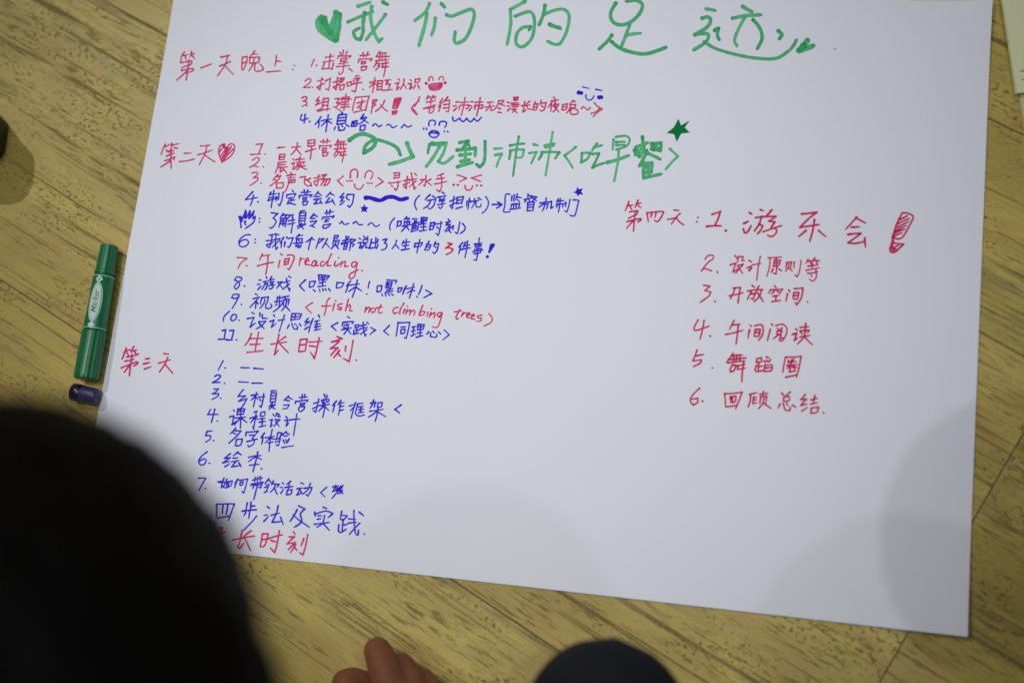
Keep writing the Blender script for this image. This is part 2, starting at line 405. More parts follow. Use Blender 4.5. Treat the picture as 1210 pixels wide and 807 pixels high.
# ------------------------------------------------------------------ handwriting, traced stroke by stroke
INK = """
=heart_doodle|solid green heart before the title|g|7
@360 0 5
100,103 76,130 88,178 130,212 182,245/118,108 135,160 182,238/185,78 182,150 190,240/98,112 115,180 172,235/204,90 200,160 186,232/150,190 172,120 192,88/110,130 150,200/196,110 178,215
=written_line|large green title line|g|4.6
@360 0 5
315,40 388,16/462,14 490,30/256,132 330,100 402,72/355,78 345,140 345,190 330,235 302,228 290,190 325,168/396,42 390,110 408,190 438,248 458,230/478,88 430,152 362,238
738,24 712,75 650,125/722,82 710,150 675,272/772,110 766,160 750,210/808,25 826,44/838,90 870,98 930,75 985,58 1002,90 985,160 950,230 900,258 884,240 890,190
@580 0 5
202,10 112,60/115,60 117,150 96,265/145,98 220,72 250,90 258,150 240,230 190,278 150,260 155,200 190,165 235,160 225,180/320,35 310,90 285,150/310,90 370,65 430,58 462,95 450,180 410,258 370,262 335,245/346,145 412,172/350,150 408,166
738,22 708,80 720,130 770,150 830,130 880,80 895,30 860,5 800,10/820,150 790,230 765,290/802,210 885,198/715,210 690,245 640,292/715,250 765,288 850,315 930,318 1035,282
@780 0 5
272,55 325,65/248,110 280,103 298,120 280,160 205,208 275,200 285,222 265,255 198,298/262,250 330,290 450,325 560,345 680,348 750,310 785,275 806,238/322,182 345,170 338,210 350,238/488,40 542,72/428,110 510,95 596,90/500,105 460,180 440,240 455,275/550,120 590,170 602,230 574,290/698,185 720,205 704,232
=arrow_doodle|dark green tick mark at the end of the title|g|7
@780 0 5
870,242 820,300 905,272/850,270 825,296
=ink_speck|small dark speck right of the title|k|1.2
@780 0 5
1028,292 1038,290
=written_line|pink heading for the first evening|r|2.0
@205 55 10
130,70 100,110 85,180/110,112 170,95/140,115 150,160/215,60 195,130/200,100 255,85/220,110 250,150/85,195 215,175 205,215 110,250 95,290 228,262 235,285 190,308/185,165 170,280 150,400/155,300 35,405
325,258 450,210
560,130 665,105/545,235 675,180/640,120 610,220 520,350/605,220 640,265 710,335
815,130 808,280/815,135 870,120 865,190 822,282/812,200 860,188/960,55 910,120/935,92 990,95/902,130 897,200/900,135 1015,130 1000,190 905,203/950,140 940,210 890,295/965,200 960,280 1000,298 1060,280 1050,240 1020,210
@320 55 8.07
55,90 40,190/50,140 95,145/-40,247 92,236/224,182 228,186/209,221 213,225
=written_line|pink first line of the first evening list|r|2.0
@320 55 8.07
415,125 385,195/433,180 441,188
520,108 600,95/570,75 560,140 553,210/500,152 605,138/510,165 490,215 588,213/597,165 582,225
690,40 690,78/660,60 677,82/730,50 714,78/650,90 636,118/648,92 765,92 745,112/672,118 664,142 715,138 722,115 672,118/650,168 735,155/625,197 752,184/702,148 692,200 685,250 652,272 648,248
748,213 778,240
850,92 945,80/880,62 885,105/928,55 910,105/842,125 833,158/842,125 965,120 950,142/865,150 905,148 895,168 865,170 865,150/862,198 915,192 903,225 865,232 862,198
1040,50 1008,92/1035,66 1105,65/1005,100 1130,98/1000,140 1120,130/1042,78 1030,138/1065,75 1058,135/1092,75 1090,130/1015,150 980,205/1000,168 1042,165 1020,205 1000,232/1025,185 1038,195/1060,165 1125,160/1068,168 1060,202 1122,195/1097,150 1090,220 1075,292
=written_line|pink second line of the first evening list|r|2.0
@350 85 10
108,112 130,90 165,85 175,105 150,140 85,187 150,188 168,175/192,185 197,187
255,112 325,92/305,72 290,150 280,215 255,193/245,187 335,138/345,112 405,80/405,78 395,160 380,220 350,202
440,130 505,108/490,70 480,150 470,215 445,193/438,187 508,150/515,85 568,75 545,120 525,128/542,82 508,132/520,162 515,215 555,207 570,152 520,162
600,132 605,172 645,162 655,122 600,132/700,56 742,47/690,85 760,72/675,102 692,118/742,92 722,112/660,150 778,128/720,85 712,180 695,240 655,223
790,210 794,214
868,132 942,110/930,68 920,150 900,255/920,140 865,188/930,140 952,160/966,110 955,222/966,112 1022,105 1010,215/965,145 1012,140/960,178 1010,174/955,215 1010,210
@440 85 10
150,105 218,98/182,108 160,150 212,148 190,208/172,128 188,118/118,222 235,212
308,88 325,105/268,142 312,130 285,215 322,182/376,92 365,150 328,212/365,140 402,202
448,98 462,112/422,147 462,140 440,207 474,182/510,90 503,130 545,127 562,85 510,90/506,160 484,207/538,160 555,202
=laughing_face_doodle|pink laughing face with a gridded mouth|r|2.0
@440 85 10
668,110 670,75 695,60 715,75 716,108/785,95 800,65 830,60 842,80 835,105/665,165 700,148 820,135 825,170 785,210 725,222 680,205 665,165/670,182 820,165/700,150 712,218/730,148 736,222/760,145 760,218/790,142 788,208/680,200 800,188/675,170 690,200/812,145 800,195
o 635,140 2/o 860,133 2
=written_line|pink third line with the long bracketed phrase|r|2.0
@350 85 10
68,312 100,295 128,305 112,335 80,350 122,355 120,385 68,412/127,403 133,407
270,300 235,345 275,338 228,397 292,368/245,462 305,430/322,322 305,462/320,320 382,315 365,460/318,362 372,357/312,402 368,398/262,468 402,440
458,322 510,315 478,370 520,370 468,422/445,415 490,440 548,482/538,308 622,300 612,350/528,330 652,325/535,362 617,355/533,392 622,385/528,425 632,415/590,268 580,350 562,458
700,310 665,462/700,305 860,290 820,462/718,372 822,350/780,330 770,400 765,442 738,422/780,372 718,427/680,482 817,450
905,340 885,492/905,340 945,330 950,345 915,370 940,390 900,422/1045,342 1010,410 935,472/1000,395 1040,440 1078,468
@440 85 10
265,320 330,310 340,325 292,430 243,432 265,320/268,345 328,330/262,370 318,358/256,395 308,385/275,330 255,425/300,320 275,425/322,318 290,420/235,468 292,463 275,500 238,505 235,468/245,485 280,480
557,300 530,360 463,435 527,512/550,340 498,412/480,440 530,505
662,285 635,332/650,310 692,300/680,302 690,330/720,282 702,328/708,302 748,294/738,310 745,325/640,362 740,345/692,335 688,392/603,438 748,394/640,432 735,424/728,400 722,460 690,492 658,473/672,450 680,462
832,318 790,368/822,362 778,420/805,402 783,472/890,300 838,362/850,345 915,335/912,340 900,472 868,468/845,392 900,385/838,432 900,427
@480 100 10
590,210 615,208/556,258 592,250/562,312 602,272/638,215 738,208/635,250 622,305/650,247 742,243 727,285 703,287/695,158 680,250 650,372
763,205 792,206/738,250 772,256/742,312 777,268/813,216 908,210/815,250 808,295/815,250 907,244 895,285 868,280/875,158 860,250 830,377
958,216 1032,210/928,272 1042,255/990,215 978,270 943,312/1002,262 1000,310 1042,300
1095,195 1152,190 1130,225 1092,230/1093,195 1083,240 1038,302/1108,235 1167,257/1083,280 1117,291/1083,330 1127,335
@600 95 10
-5,262 15,269/-5,308 18,305/-2,362 32,328/70,205 75,240 115,235 122,200 70,205/72,222 115,218/38,272 122,265/48,290 128,285 115,312 55,316 48,290/78,288 76,312/102,288 98,312/48,347 98,340 55,382/58,345 112,388
262,248 213,287/162,302 262,294/200,253 190,320 178,377 217,350/220,298 245,340 292,346
325,253 310,288/310,285 300,350 335,350 357,280 310,285/305,320 347,315/395,238 378,292/385,275 452,265 435,340 400,367 383,355/400,305 422,322
543,203 560,225/513,247 602,235/530,250 478,322/520,290 508,372/562,258 538,312/553,286 602,285 570,340 533,377/548,310 602,378/560,305 578,318
650,290 640,350 690,345 702,280 650,290/648,320 694,312/777,238 733,277/768,250 802,255/735,290 735,330 790,325 802,290 735,290/740,335 698,388/760,330 740,370 745,400 800,405 828,390 820,350 778,340
870,337 895,315 930,345 950,350 977,323
1023,268 1060,310 1117,342 1060,380 1008,432/983,397 1062,370/1085,335 1055,365
=written_line|blue fourth line of the first evening list|b|2.2
@350 85 10
65,508 50,560 75,575 142,550/105,503 100,560 93,608/158,588 163,592
292,535 255,590 222,625/270,580 262,662/298,582 417,560/380,512 365,610 350,712/363,582 298,642/370,580 422,612
547,488 520,510/500,515 480,625/500,515 595,505 582,605/493,550 587,540/490,585 580,578/485,625 578,608/463,655 448,692/500,650 505,695 560,690 577,660/540,638 550,652/590,628 627,650
665,590 650,645 710,640 720,580 665,590/687,590 682,640/658,617 714,610/800,503 758,562/785,545 832,540 790,590 738,622/780,560 852,608/760,642 753,692 805,690 815,632 760,642
905,640 935,615 975,650 1012,630/1070,635 1100,622 1140,662 1187,640
@440 85 10
343,662 375,625 420,655 467,635
=surprised_face_doodle|blue face with an open oval mouth|b|2.2
@440 85 10
670,640 668,600 695,575 735,580 745,605 735,635/790,632 800,595 840,588 875,600 870,640 853,657/604,668 608,684/638,670 642,684/850,702 854,710/890,706 894,714/670,735 690,705 730,698 780,715 785,745 750,775 705,775 670,745 670,735/685,722 770,722/680,735 695,715/690,712 775,735
=smiling_face_doodle|small blue smiling face with dotted cheeks|b|2.0
@600 95 10
885,80 962,98/1038,110 1112,125/925,178 925,215 960,238 1000,220 1020,183
o 840,148 3.0/o 868,152 2.6/o 1080,205 2.8/o 1106,203 2.6
=wavy_underline|blue wavy underline below the pink phrase|b|2.2
@480 100 10
548,388 558,430 585,430 630,400 660,438 685,435 712,400 750,442 775,435 800,402 835,435 855,428 888,388
=arrow_doodle|green looping arrow with an open head|g|5
@400 150 5
64,80 110,50 160,45 215,75 205,120 150,155 160,112 215,78 290,95 345,125 366,168/405,98 440,176 300,222
=written_line|green line in broad strokes with a bracketed word|g|4.4
@400 150 5
540,104 528,155/552,98 638,95/556,104 630,104/635,95 622,150 590,205 625,216 678,175/595,120 560,180 518,235
715,95 765,86 735,125/755,90 772,112/700,138 808,126/718,168 782,160/750,125 745,225/703,237 792,212/722,205 775,195/808,125 806,172/866,88 862,200 835,237 815,222
=written_line|green line in broad strokes, thinner words|g|3.2
@400 150 5
920,130 967,128/925,167 965,160 933,237/1013,112 1097,100/1015,140 1008,192/1020,140 1095,135 1085,178 1058,182/1065,58 1050,150 1031,292
@570 140 5
@570 140 5
303,155 327,160/275,207 320,200 288,267/350,217 333,245/368,162 427,150/350,202 455,202 430,238/372,172 422,162/415,83 400,180 373,337
552,170 485,220 532,292
588,205 583,260 620,240 637,205 588,205/677,150 648,192/660,172 707,160/650,212 690,207 650,292 717,265
775,125 770,185/790,110 850,105 870,130 850,165 790,185/790,142 842,140/790,160 840,158/805,190 800,260 778,372
1108,180 1155,225 1083,302
=written_line|green word in the thickest strokes|g|4.6
@570 140 5
735,262 866,220
946,110 950,150/908,172 977,145/898,190 928,225 955,170/905,215 972,188/915,190 930,215/940,160 935,220/1000,152 1057,145/1000,182 1050,192 1057,160/1000,150 1010,190/1020,165 1045,175/970,195 928,282/970,205 1050,242/963,268 1002,262 1000,310/962,292 1002,290/950,260 953,352 1057,330/960,320 1000,318/975,270 985,340
=star_doodle|green filled star above the bracket|G|1
@0 0 1
P 801.8,140.5 804.8,148.5 815.2,142.4 809.2,151 815.2,157 805,158.2 799.5,168 796.5,159 787.5,157.5 796,151
=written_line|pink heading for the second day|r|2.0
@185 160 10
105,105 75,165 55,228/92,142 168,108/182,95 175,152/180,122 262,100/208,150 252,155/115,175 147,202/123,192 202,185/118,248 212,213/98,302 215,258 205,287/172,160 170,280 173,392/168,300 50,377/160,180 175,260
325,215 407,213/273,312 350,305 447,282
518,128 632,118/488,232 657,175/597,120 570,220 503,352/573,235 630,280 692,317
=heart_doodle|pink hatched heart after the second day heading|r|2.1
@185 160 10
800,103 820,182/800,103 750,130 735,190 750,260 772,318 850,270 910,200 922,130 890,103 850,120 820,182/800,128 745,200/817,165 752,252/850,158 765,285/882,135 780,300/905,165 790,295/780,115 818,170/835,140 812,190
=written_line|pink first line of the second day list|r|2.0
@285 160 9.237
163,102 232,95 190,205/103,212 212,205/258,206 264,209
398,140 477,130
553,132 647,125/615,83 600,150 543,217/600,145 657,217
730,65 728,125/730,60 805,52 800,115/735,92 800,87/732,122 797,115/703,182 817,150/770,120 765,180 753,262
868,72 972,65/895,48 902,92/942,43 934,92/857,115 853,148/860,117 985,110 970,137/890,145 930,142 925,167 890,170 890,145/890,192 945,187 935,222 895,230 890,192
1060,48 1035,92/1050,72 1137,68/1023,107 1152,100/1018,152 1147,145/1060,80 1050,152/1087,80 1082,150/1117,80 1115,147/1050,160 1013,222/1045,182 1072,180 1020,242/1080,187 1147,180/1085,190 1080,222 1147,215/1127,160 1115,230 1100,297
=written_line|pink second line of the second day list|r|2.0
@285 160 9.237
128,272 165,245 200,255 175,300 95,352 130,335 187,348/239,344 245,348
420,215 415,270/420,212 477,208 468,268/418,242 472,238/415,270 468,266/400,302 492,290/405,300 395,360 368,417/415,327 482,320/403,352 502,345/430,350 425,402 457,385/450,360 497,412
563,258 582,275/548,312 580,300 565,377 602,348/600,267 687,260/642,238 637,295/608,297 690,290 680,312/618,310 640,324/612,325 635,338/598,344 702,335/655,300 640,345 600,382/650,345 717,377
=written_line|pink third line of the second day list|r|2.0
@285 160 9.237
118,412 170,405 180,425 133,467 180,460 175,495 93,552/215,520 220,525
400,428 345,492/382,455 432,440 400,490 313,557/360,482 387,497/385,522 385,577 450,570 460,517 385,522
500,442 592,430/545,410 540,462/510,467 587,460/520,492 590,485 580,515/522,490 510,550 478,622/555,490 550,512/515,520 585,515
643,462 700,450 690,520 720,550 765,552 760,518/757,470 708,492/713,485 747,512
798,472 862,450/847,433 840,500 825,552 798,530/793,512 867,480/880,440 932,430 875,482 970,475 950,530 908,552/910,490 868,547/937,490 898,552
@365 190 10
407,183 340,235 402,300
=smiling_face_doodle|pink smiling face with arched eyes between brackets|r|2.0
@365 190 10
490,205 492,140 520,108 560,105 578,140 570,203/660,202 675,145 715,118 757,150 750,185 728,222/448,240 458,241/478,240 488,242/505,240 515,242/688,265 694,267/714,268 720,270/740,268 750,270/540,278 545,315 580,340 615,330 647,283
=written_line|pink third line continued after the smiling face|r|2.0
@365 190 10
820,203 877,250 788,307
1003,150 1072,145 1062,207/1010,177 1067,172/1003,207 1062,204/943,267 1087,245/1057,250 1050,310 1030,352 1008,330/973,295 995,307
@465 195 10
123,192 188,170/165,138 155,210 150,277 123,255/118,237 192,205/183,182 272,165/210,98 225,180 245,287 264,265/267,190 188,262/248,100 272,124
385,128 380,200 370,252 353,240/318,177 365,170 298,242/442,170 393,197/388,195 452,247
592,105 518,132/508,167 602,155/488,227 627,195/560,122 570,180 565,270 545,317 508,295
=squinting_face_doodle|pink squinting face with arrow shaped eyes|r|2.2
@465 195 10
753,120 862,158 778,202/1037,122 923,155 1027,197/845,248 855,290 880,300 915,290 937,248
o 710,236 1.7/o 760,239 1.6/o 985,243 1.5/o 1036,245 1.5
=written_line|blue fourth line of the second day list|b|2.1
@275 218 10
237,88 148,182 292,155/247,128 208,252/295,207 305,210
452,93 430,132/442,120 522,110/415,192 547,160/487,73 470,180 453,278/430,155 420,200/430,157 520,148 513,195/547,105 540,182/597,93 580,190 555,252 538,235
705,73 717,90/640,125 638,158/645,125 747,110 730,137/658,167 727,155/692,160 685,222/690,190 732,185/665,190 640,230/645,228 680,225 742,242
788,130 783,168/798,135 937,125 915,152/845,63 852,118/887,68 873,118/808,96 922,88/830,160 875,155 865,180 835,185 830,160/825,207 887,200 870,240 835,247 825,207
1010,88 953,152/1003,100 1052,132/983,150 1032,145/958,182 1047,170/1010,175 963,232 1032,220/1035,195 1057,232
@365 190 10
258,375 205,432/263,395 302,412/245,440 198,502 287,480/275,460 307,522
412,388 368,435 412,430 372,482 402,470/368,522 422,480/457,398 438,442/455,400 532,400 515,500 480,552 458,530/450,450 477,467
@465 195 10
305,363 265,410 250,460 258,500 275,532
432,353 373,412/460,370 502,397/398,422 497,410 475,480 430,522 408,505/440,420 410,480 353,517
575,323 602,340/518,382 622,365/550,380 543,412 600,402 602,383/538,432 602,420 570,450 577,490 555,517 533,500/523,472 612,455
668,432 742,400/715,373 705,450 695,517 673,495/668,482 737,450/752,385 745,462/750,385 827,375 805,462/750,422 812,415/746,457 802,450/738,517 817,495
870,428 863,492/897,393 890,450 878,527/905,420 912,442/925,432 1007,420/957,398 955,450 923,512/975,430 975,490 1000,500 1032,490 1032,463/1000,393 1037,412
1090,378 1120,430 1115,490 1085,540 1045,572
@575 215 10
68,270 182,265/128,240 182,268 118,312
272,148 225,155 215,280 200,345 215,360 277,353
300,168 295,227/327,153 320,232/362,143 343,215/360,180 412,190/368,215 387,232/293,267 288,312/295,267 387,255 378,312/322,265 317,310/352,262 346,310/273,327 402,310
490,143 485,200/490,165 532,165/443,212 532,190/470,215 448,242/500,205 508,232/528,175 592,180 538,232/545,195 592,227/485,245 478,342/485,247 562,240 548,342/485,277 552,270/480,307 550,300/478,342 548,338
628,252 712,235/705,193 690,270 658,347/688,250 618,302/690,250 712,272/725,240 720,290 703,322/725,242 765,230 758,312 787,298
847,203 825,242/835,232 912,222/818,277 922,255/870,198 865,270 848,362/835,258 828,305/838,262 905,260 898,302/937,243 930,292/985,208 970,290 948,357 923,345
1023,215 1090,220 1070,300 1040,400 983,395
=star_doodle|small blue star right of the closing bracket|B|1
@575 215 10
P 1073,55 1088,88 1142,78 1118,112 1142,157 1100,148 1075,173 1062,140 1020,127 1058,108
=thick_wave_doodle|thick blue wavy bar|B|5.6
@365 190 10
672,440 720,440 840,470 920,435 1000,430 1080,460 1165,443
=star_doodle|small blue star below the thick wavy bar|B|1
@365 190 10
P 655,513 671,547 708,555 680,580 690,614 652,598 615,609 627,578 605,548 638,548
=hand_doodle|blue raised hand drawn as the fifth number|b|2.2
@275 218 10
100,512 90,440 73,385 95,378 112,412 152,308 142,402 162,395 202,313 190,400 202,400 252,313 237,405 267,378 245,450 150,522/95,390 90,440/112,415 108,440/140,440 157,440/145,460 152,477/160,330 150,400/210,330 198,395
=written_line|blue fifth line of the second day list|b|2.1
@275 218 10
316,403 321,406/313,443 318,447
458,335 532,345 478,400 512,430 500,470 460,517 433,510
600,343 558,402/588,367 642,360 613,397/575,405 548,507/575,405 642,400 620,502/570,437 632,430/563,467 627,460/600,405 595,492/660,367 712,360 700,400/682,365 648,412/660,432 732,420/650,472 737,455/712,400 705,480 690,577
798,322 852,308/790,342 780,460/790,340 862,330 850,455/790,375 850,368/788,407 850,400/785,437 848,428/810,460 763,502/800,475 862,470 768,522/790,480 837,527
962,350 913,402/965,365 1002,382/933,407 977,400/918,442 992,430 960,470 908,492/938,495 967,507
1090,340 1192,322/1112,308 1112,362/1152,303 1140,357/1067,387 1055,415/1070,390 1197,375 1180,397/1098,417 1142,410/1088,442 1132,435/1075,482 1063,510 1090,522 1140,495 1157,467 1075,482
@380 245 10
213,192 240,168 270,205 322,190/373,192 410,170 440,207 487,205/548,212 590,185 640,230 688,205
862,128 820,180 805,230 812,272
900,165 888,237/900,172 942,165 930,215 900,222/1007,113 973,152/990,142 1037,130 1010,172/980,172 973,207/980,177 1042,170 1032,207/953,227 1062,205/1010,175 1000,225 943,287/1005,225 1032,272
@470 250 10
173,90 232,85/180,140 163,232/180,142 252,130 235,222/200,110 195,182/222,108 215,172/175,182 242,175/170,207 235,200/158,242 232,220/280,73 273,122/280,75 347,75 335,117/280,100 338,96/273,122 332,115/285,130 263,162/275,150 337,145/268,187 342,178/305,130 300,227/258,232 342,220
390,133 373,217/390,135 437,130 415,212/385,174 427,168/376,217 415,209/443,152 527,140/512,122 505,180 480,282 448,260/463,185 480,202
598,93 617,115/568,132 627,120/605,125 568,165 622,152 555,232/592,190 642,180 568,242/600,215 627,252/657,168 650,217/732,128 720,200 705,262 673,245
765,143 797,185 785,225 738,262
=written_line|blue sixth line of the second day list|b|2.1
@275 218 10
207,595 150,600 95,640 72,690 95,735 150,730 187,690 165,655 115,660 80,690/266,648 270,652/263,688 267,692
433,602 512,583/398,667 562,640/467,598 455,680 435,747 403,730/398,717 482,680/512,598 505,680 512,767 532,745/552,658 470,742/520,588 547,600
602,628 558,692/577,670 570,747/617,680 610,737/638,625 652,637/655,642 712,630 690,700 665,747 648,735
787,593 743,637/768,612 832,600/757,640 745,732/755,642 822,640 800,740 768,745/718,697 832,685/780,655 787,672/773,705 780,722/745,732 805,728
937,628 868,682/935,640 962,657/922,655 905,720 895,772
1022,638 985,757/1020,647 1077,640 1020,692/1117,643 1090,700 1058,752/1093,690 1142,747
@380 245 10
157,333 143,377/155,337 197,335 185,372/150,370 187,366/143,392 133,450/140,397 207,390 190,452/170,405 160,440 113,492/165,445 202,492
248,397 332,385/290,343 285,397/322,348 270,420 233,442/233,427 337,405/272,430 258,502/270,432 307,428 290,502/265,467 297,462/260,500 292,495/347,378 330,512/345,377 402,385 350,425 387,440 363,465
448,368 462,380/433,422 467,415 445,482 477,458/498,343 512,360/547,348 530,367/495,380 490,422 540,415 547,378 495,380/505,425 495,460 468,492/525,425 520,475 562,482
642,358 630,482/590,378 580,425 662,415/667,378 655,422/575,440 565,487 657,475/667,440 650,492
723,387 772,375 743,422 772,440 755,490 703,507
887,393 870,440 833,492/870,440 917,492
970,398 948,442/958,422 1042,410/1002,378 985,502/963,457 1032,448/943,507 1037,492
1105,428 1095,472/1105,432 1192,420 1170,462/1098,470 1167,462/1162,383 1145,450 1125,542
@470 250 10
372,353 350,387/345,385 318,457/345,392 392,395 370,450 323,457/340,422 377,420/447,358 425,407/435,387 482,380 465,460 430,497 413,480/440,415 452,427
767,368 718,422/742,410 720,502/802,363 775,422/775,412 847,395/748,452 857,430/827,348 815,440 793,547
903,387 997,373/920,397 915,422 982,412 987,393 920,397/908,452 987,438 975,482/888,478 1007,455/903,502 982,485/965,315 950,450 930,577 898,570
=written_digit|red number three in the blue sixth line|R|2.3
@470 250 10
593,372 642,385 565,435 600,428 650,445 632,480 573,510
=exclamation_mark|thick blue exclamation mark|B|3.4
@470 250 10
1118,392 1084,475/1132,395 1092,465/1104,400 1080,480
o 1060,535 2.1
=written_line|pink seventh line of the second day list|r|2.1
@265 290 10
153,145 267,155 195,210 163,272/263,240 270,243
452,103 418,172/435,127 542,110/393,244 500,215 582,200/517,128 510,230 490,347
668,105 687,115/657,178 640,262/748,117 800,115 827,140 800,220 765,287 748,275/715,165 708,228/715,165 767,155 755,218/712,197 760,190/708,230 755,220
@345 290 10
100,148 83,242/90,192 118,157 142,160/150,200 200,182 188,152 160,175 158,225 217,235/277,183 245,195 233,237 260,247 292,190 285,240 312,240/372,190 340,205 338,240 370,240 412,190/467,103 430,180 415,240 462,240/512,193 500,235 525,245 562,215/550,147 554,150/587,193 573,252/580,225 620,190 632,202 620,250 662,245/762,200 720,200 703,240 730,260 772,210/772,208 755,290 735,370 695,397 673,370 700,330 782,290/827,299 833,302
=written_line|blue eighth line of the second day list|b|2.1
@265 290 10
200,382 150,373 123,410 177,440 170,490 140,517 118,495 145,450 202,410 207,383/237,480 243,484
412,410 432,412/395,462 417,458/398,522 437,478/497,373 503,390/463,432 523,420/490,430 470,480 443,522/485,455 512,450 495,510 478,525/562,368 533,417/545,412 592,400/540,442 587,430 555,462/528,477 602,465/565,455 577,490 545,517 528,505
628,437 685,430 620,507/640,450 687,502/698,442 777,420/735,388 745,470 770,537 777,508/767,455 688,522/763,365 787,382
962,408 890,475 947,537
@345 290 10
210,430 205,492 250,485 278,425 210,430/253,525 277,547/315,353 322,420/313,350 442,360 410,407/320,407 412,405/358,360 358,402/388,365 378,402/335,380 415,378/368,405 360,480/323,447 402,430/308,487 402,475/325,520 332,547/363,515 370,537/393,513 405,532/433,513 452,537
535,438 523,502/535,440 612,445 590,490 528,507/692,423 645,480/665,460 633,557/678,472 797,455/772,413 750,510 713,612/757,490 668,547/760,495 822,537
917,428 900,507/883,573 888,577
@430 320 10
160,180 153,247 200,240 212,175 160,180/275,110 387,115 375,152/275,135 258,202/270,142 332,135 320,197/262,202 325,195/290,140 285,202/268,172 327,165/305,195 300,252/268,230 342,215/253,257 342,240/213,275 220,297/253,275 262,302/293,272 302,292/328,275 347,292
410,200 398,252/405,207 452,200 430,245 398,252/502,178 468,232/485,205 458,277/500,215 600,192/587,153 565,240 535,327/570,225 508,267/570,225 602,242
687,173 645,282/628,307 633,311
733,230 802,270 708,320
=written_line|blue ninth line of the second day list|b|2.1
@265 290 10
172,582 110,580 88,620 140,627 177,595 150,650 93,747/201,697 206,700
368,573 392,587/343,632 412,610 370,660 303,732/380,660 368,747/385,670 402,692/440,620 428,692/440,622 522,610 505,682/480,640 465,690 418,747/492,690 490,740 530,747 562,720 547,690
632,608 623,662/657,598 650,662/650,627 682,620/598,667 702,655/655,665 643,722/620,690 608,712/692,680 640,740 578,787/693,612 767,600/727,610 713,642/705,640 698,717/705,642 767,635 755,702/737,655 720,720 678,772/730,720 777,777
=written_line|pink english phrase in the ninth line|r|2.0
@345 290 10
242,678 162,732 234,802
447,623 415,660 400,760 378,827/353,717 467,712/502,688 480,772/516,654 520,657/592,690 545,702 545,725 587,735 580,760 538,752/667,638 633,777/640,735 680,700 692,720 680,770 712,775
@430 320 10
28,428 10,492/16,462 60,430 72,445 53,497/102,440 80,465 95,495 130,480 137,450 102,440/202,403 170,480 190,500 217,490/148,440 217,430
402,435 365,440 343,475 355,507 402,490/472,383 430,460 423,512/482,453 463,507/512,418 518,421/512,458 493,517/498,490 545,460 552,475 540,522/548,490 590,465 602,480 590,527/697,408 665,480 653,527 700,520 722,490 700,475 663,500/757,488 743,542/795,449 801,452/792,493 773,547/780,525 830,495 842,510 825,557/917,495 880,500 868,530 890,547 927,500/927,498 905,580 880,650 850,672 808,660
@475 330 10
683,362 640,440 645,472 667,465/618,387 702,375/722,393 703,442/710,422 740,395 757,400/765,432 802,415 795,395 768,410 763,450 802,457/823,442 857,430 850,415 823,425 818,465 862,472/942,423 895,435 900,455 937,460 930,492 883,497/1028,408 1067,460 1050,510 968,554
=written_line|blue tenth line of the second day list|b|2.1
@250 355 10
212,128 150,190 137,247/250,170 225,215 245,240 280,225 297,185 275,165 250,170/322,233 328,238
478,143 502,160/423,217 502,200 455,317 517,268/572,148 570,192/600,168 600,210 657,215/558,252 642,245 590,300 528,337/560,265 622,332
733,173 747,192/688,252 737,230 705,317 762,273/788,237 867,225/862,173 840,240 798,372
952,158 935,247/950,157 1062,160 1040,217/990,165 985,222/958,197 1047,188/940,232 1042,220/917,288 893,332/950,270 970,330 1010,342 1017,308/985,278 1002,292/1040,278 1057,302
@340 360 10
242,163 203,207 252,200 198,247/203,292 247,260/302,163 265,225/290,190 248,332/365,123 377,152/318,202 382,185/347,190 335,302/323,237 382,225/318,267 387,255/318,302 387,290
592,213 515,255 572,307
708,143 732,160/650,215 643,252/655,210 777,200 760,227/668,242 692,250/690,225 705,240/658,267 692,277/638,297 752,275/717,235 705,290 663,352/710,290 747,347
795,240 795,270 835,265 842,240 795,240/815,270 808,347/785,300 775,350 842,335/815,307 842,300/860,252 932,235/853,287 942,270/892,208 895,290 915,372 927,350/932,295 858,352/935,208 957,227
983,270 1037,300 973,354
1202,245 1133,310 1192,360
@430 320 10
405,610 395,680 383,772/400,612 542,608 520,720 500,797 478,790/438,667 492,660/440,695 433,740 475,738 487,690 440,695
568,667 617,658/563,717 612,705/592,660 580,762/558,772 612,745/642,630 633,702/640,632 712,635 700,692/640,662 702,660/635,697 702,690/672,635 660,777/633,737 692,728/618,787 697,765
767,720 738,752/790,735 785,775 850,785 862,748/813,713 832,735/883,723 907,747
948,700 1007,755 933,817
=written_line|eleventh number in blue|b|2.2
@250 355 10
128,357 167,345 148,457/83,460 187,460/213,357 262,350 233,467/178,467 247,468/290,464 297,467
=written_line|pink eleventh line of the second day list|r|2.3
@250 355 10
472,393 440,470 393,532/443,450 607,448/557,378 535,480 513,607/453,520 572,515/418,614 520,605 612,592
797,403 780,480 743,642 787,588/877,428 798,482/703,517 887,490/788,490 850,560 907,617
@340 360 10
150,413 128,557/155,412 230,405 205,552/153,477 217,468/138,554 205,548/248,442 402,432/372,393 350,500 315,637 268,560/258,487 340,499
583,378 642,400 518,440 607,435 503,520 592,510 508,602/612,540 543,627/588,568 627,612/687,488 680,552/772,423 750,560 725,672 658,635/807,654 813,657
=written_line|pink heading for the third day|r|2.4
@135 400 10
142,113 93,242/115,165 187,130/150,170 167,192/232,93 198,162/200,150 262,135/240,140 255,195 287,180/150,217 237,205/128,268 232,245/83,347 265,275 277,290 228,327/212,190 195,300 178,437/183,310 118,397
373,241 417,233/348,298 417,283/358,360 432,335
588,177 642,185/523,292 662,250/632,223 600,300 533,397/600,305 640,350 692,410
=written_line|blue first line of the third day list|b|2.2
@240 420 10
237,63 205,120 178,177/258,146 264,149/448,143 547,145/598,152 712,160
=written_line|blue second line of the third day list|b|2.2
@240 420 10
138,247 175,228 207,240 185,275 113,320 202,318/251,327 257,331/423,311 537,317/578,327 702,328
=written_line|blue third line of the third day list|b|2.1
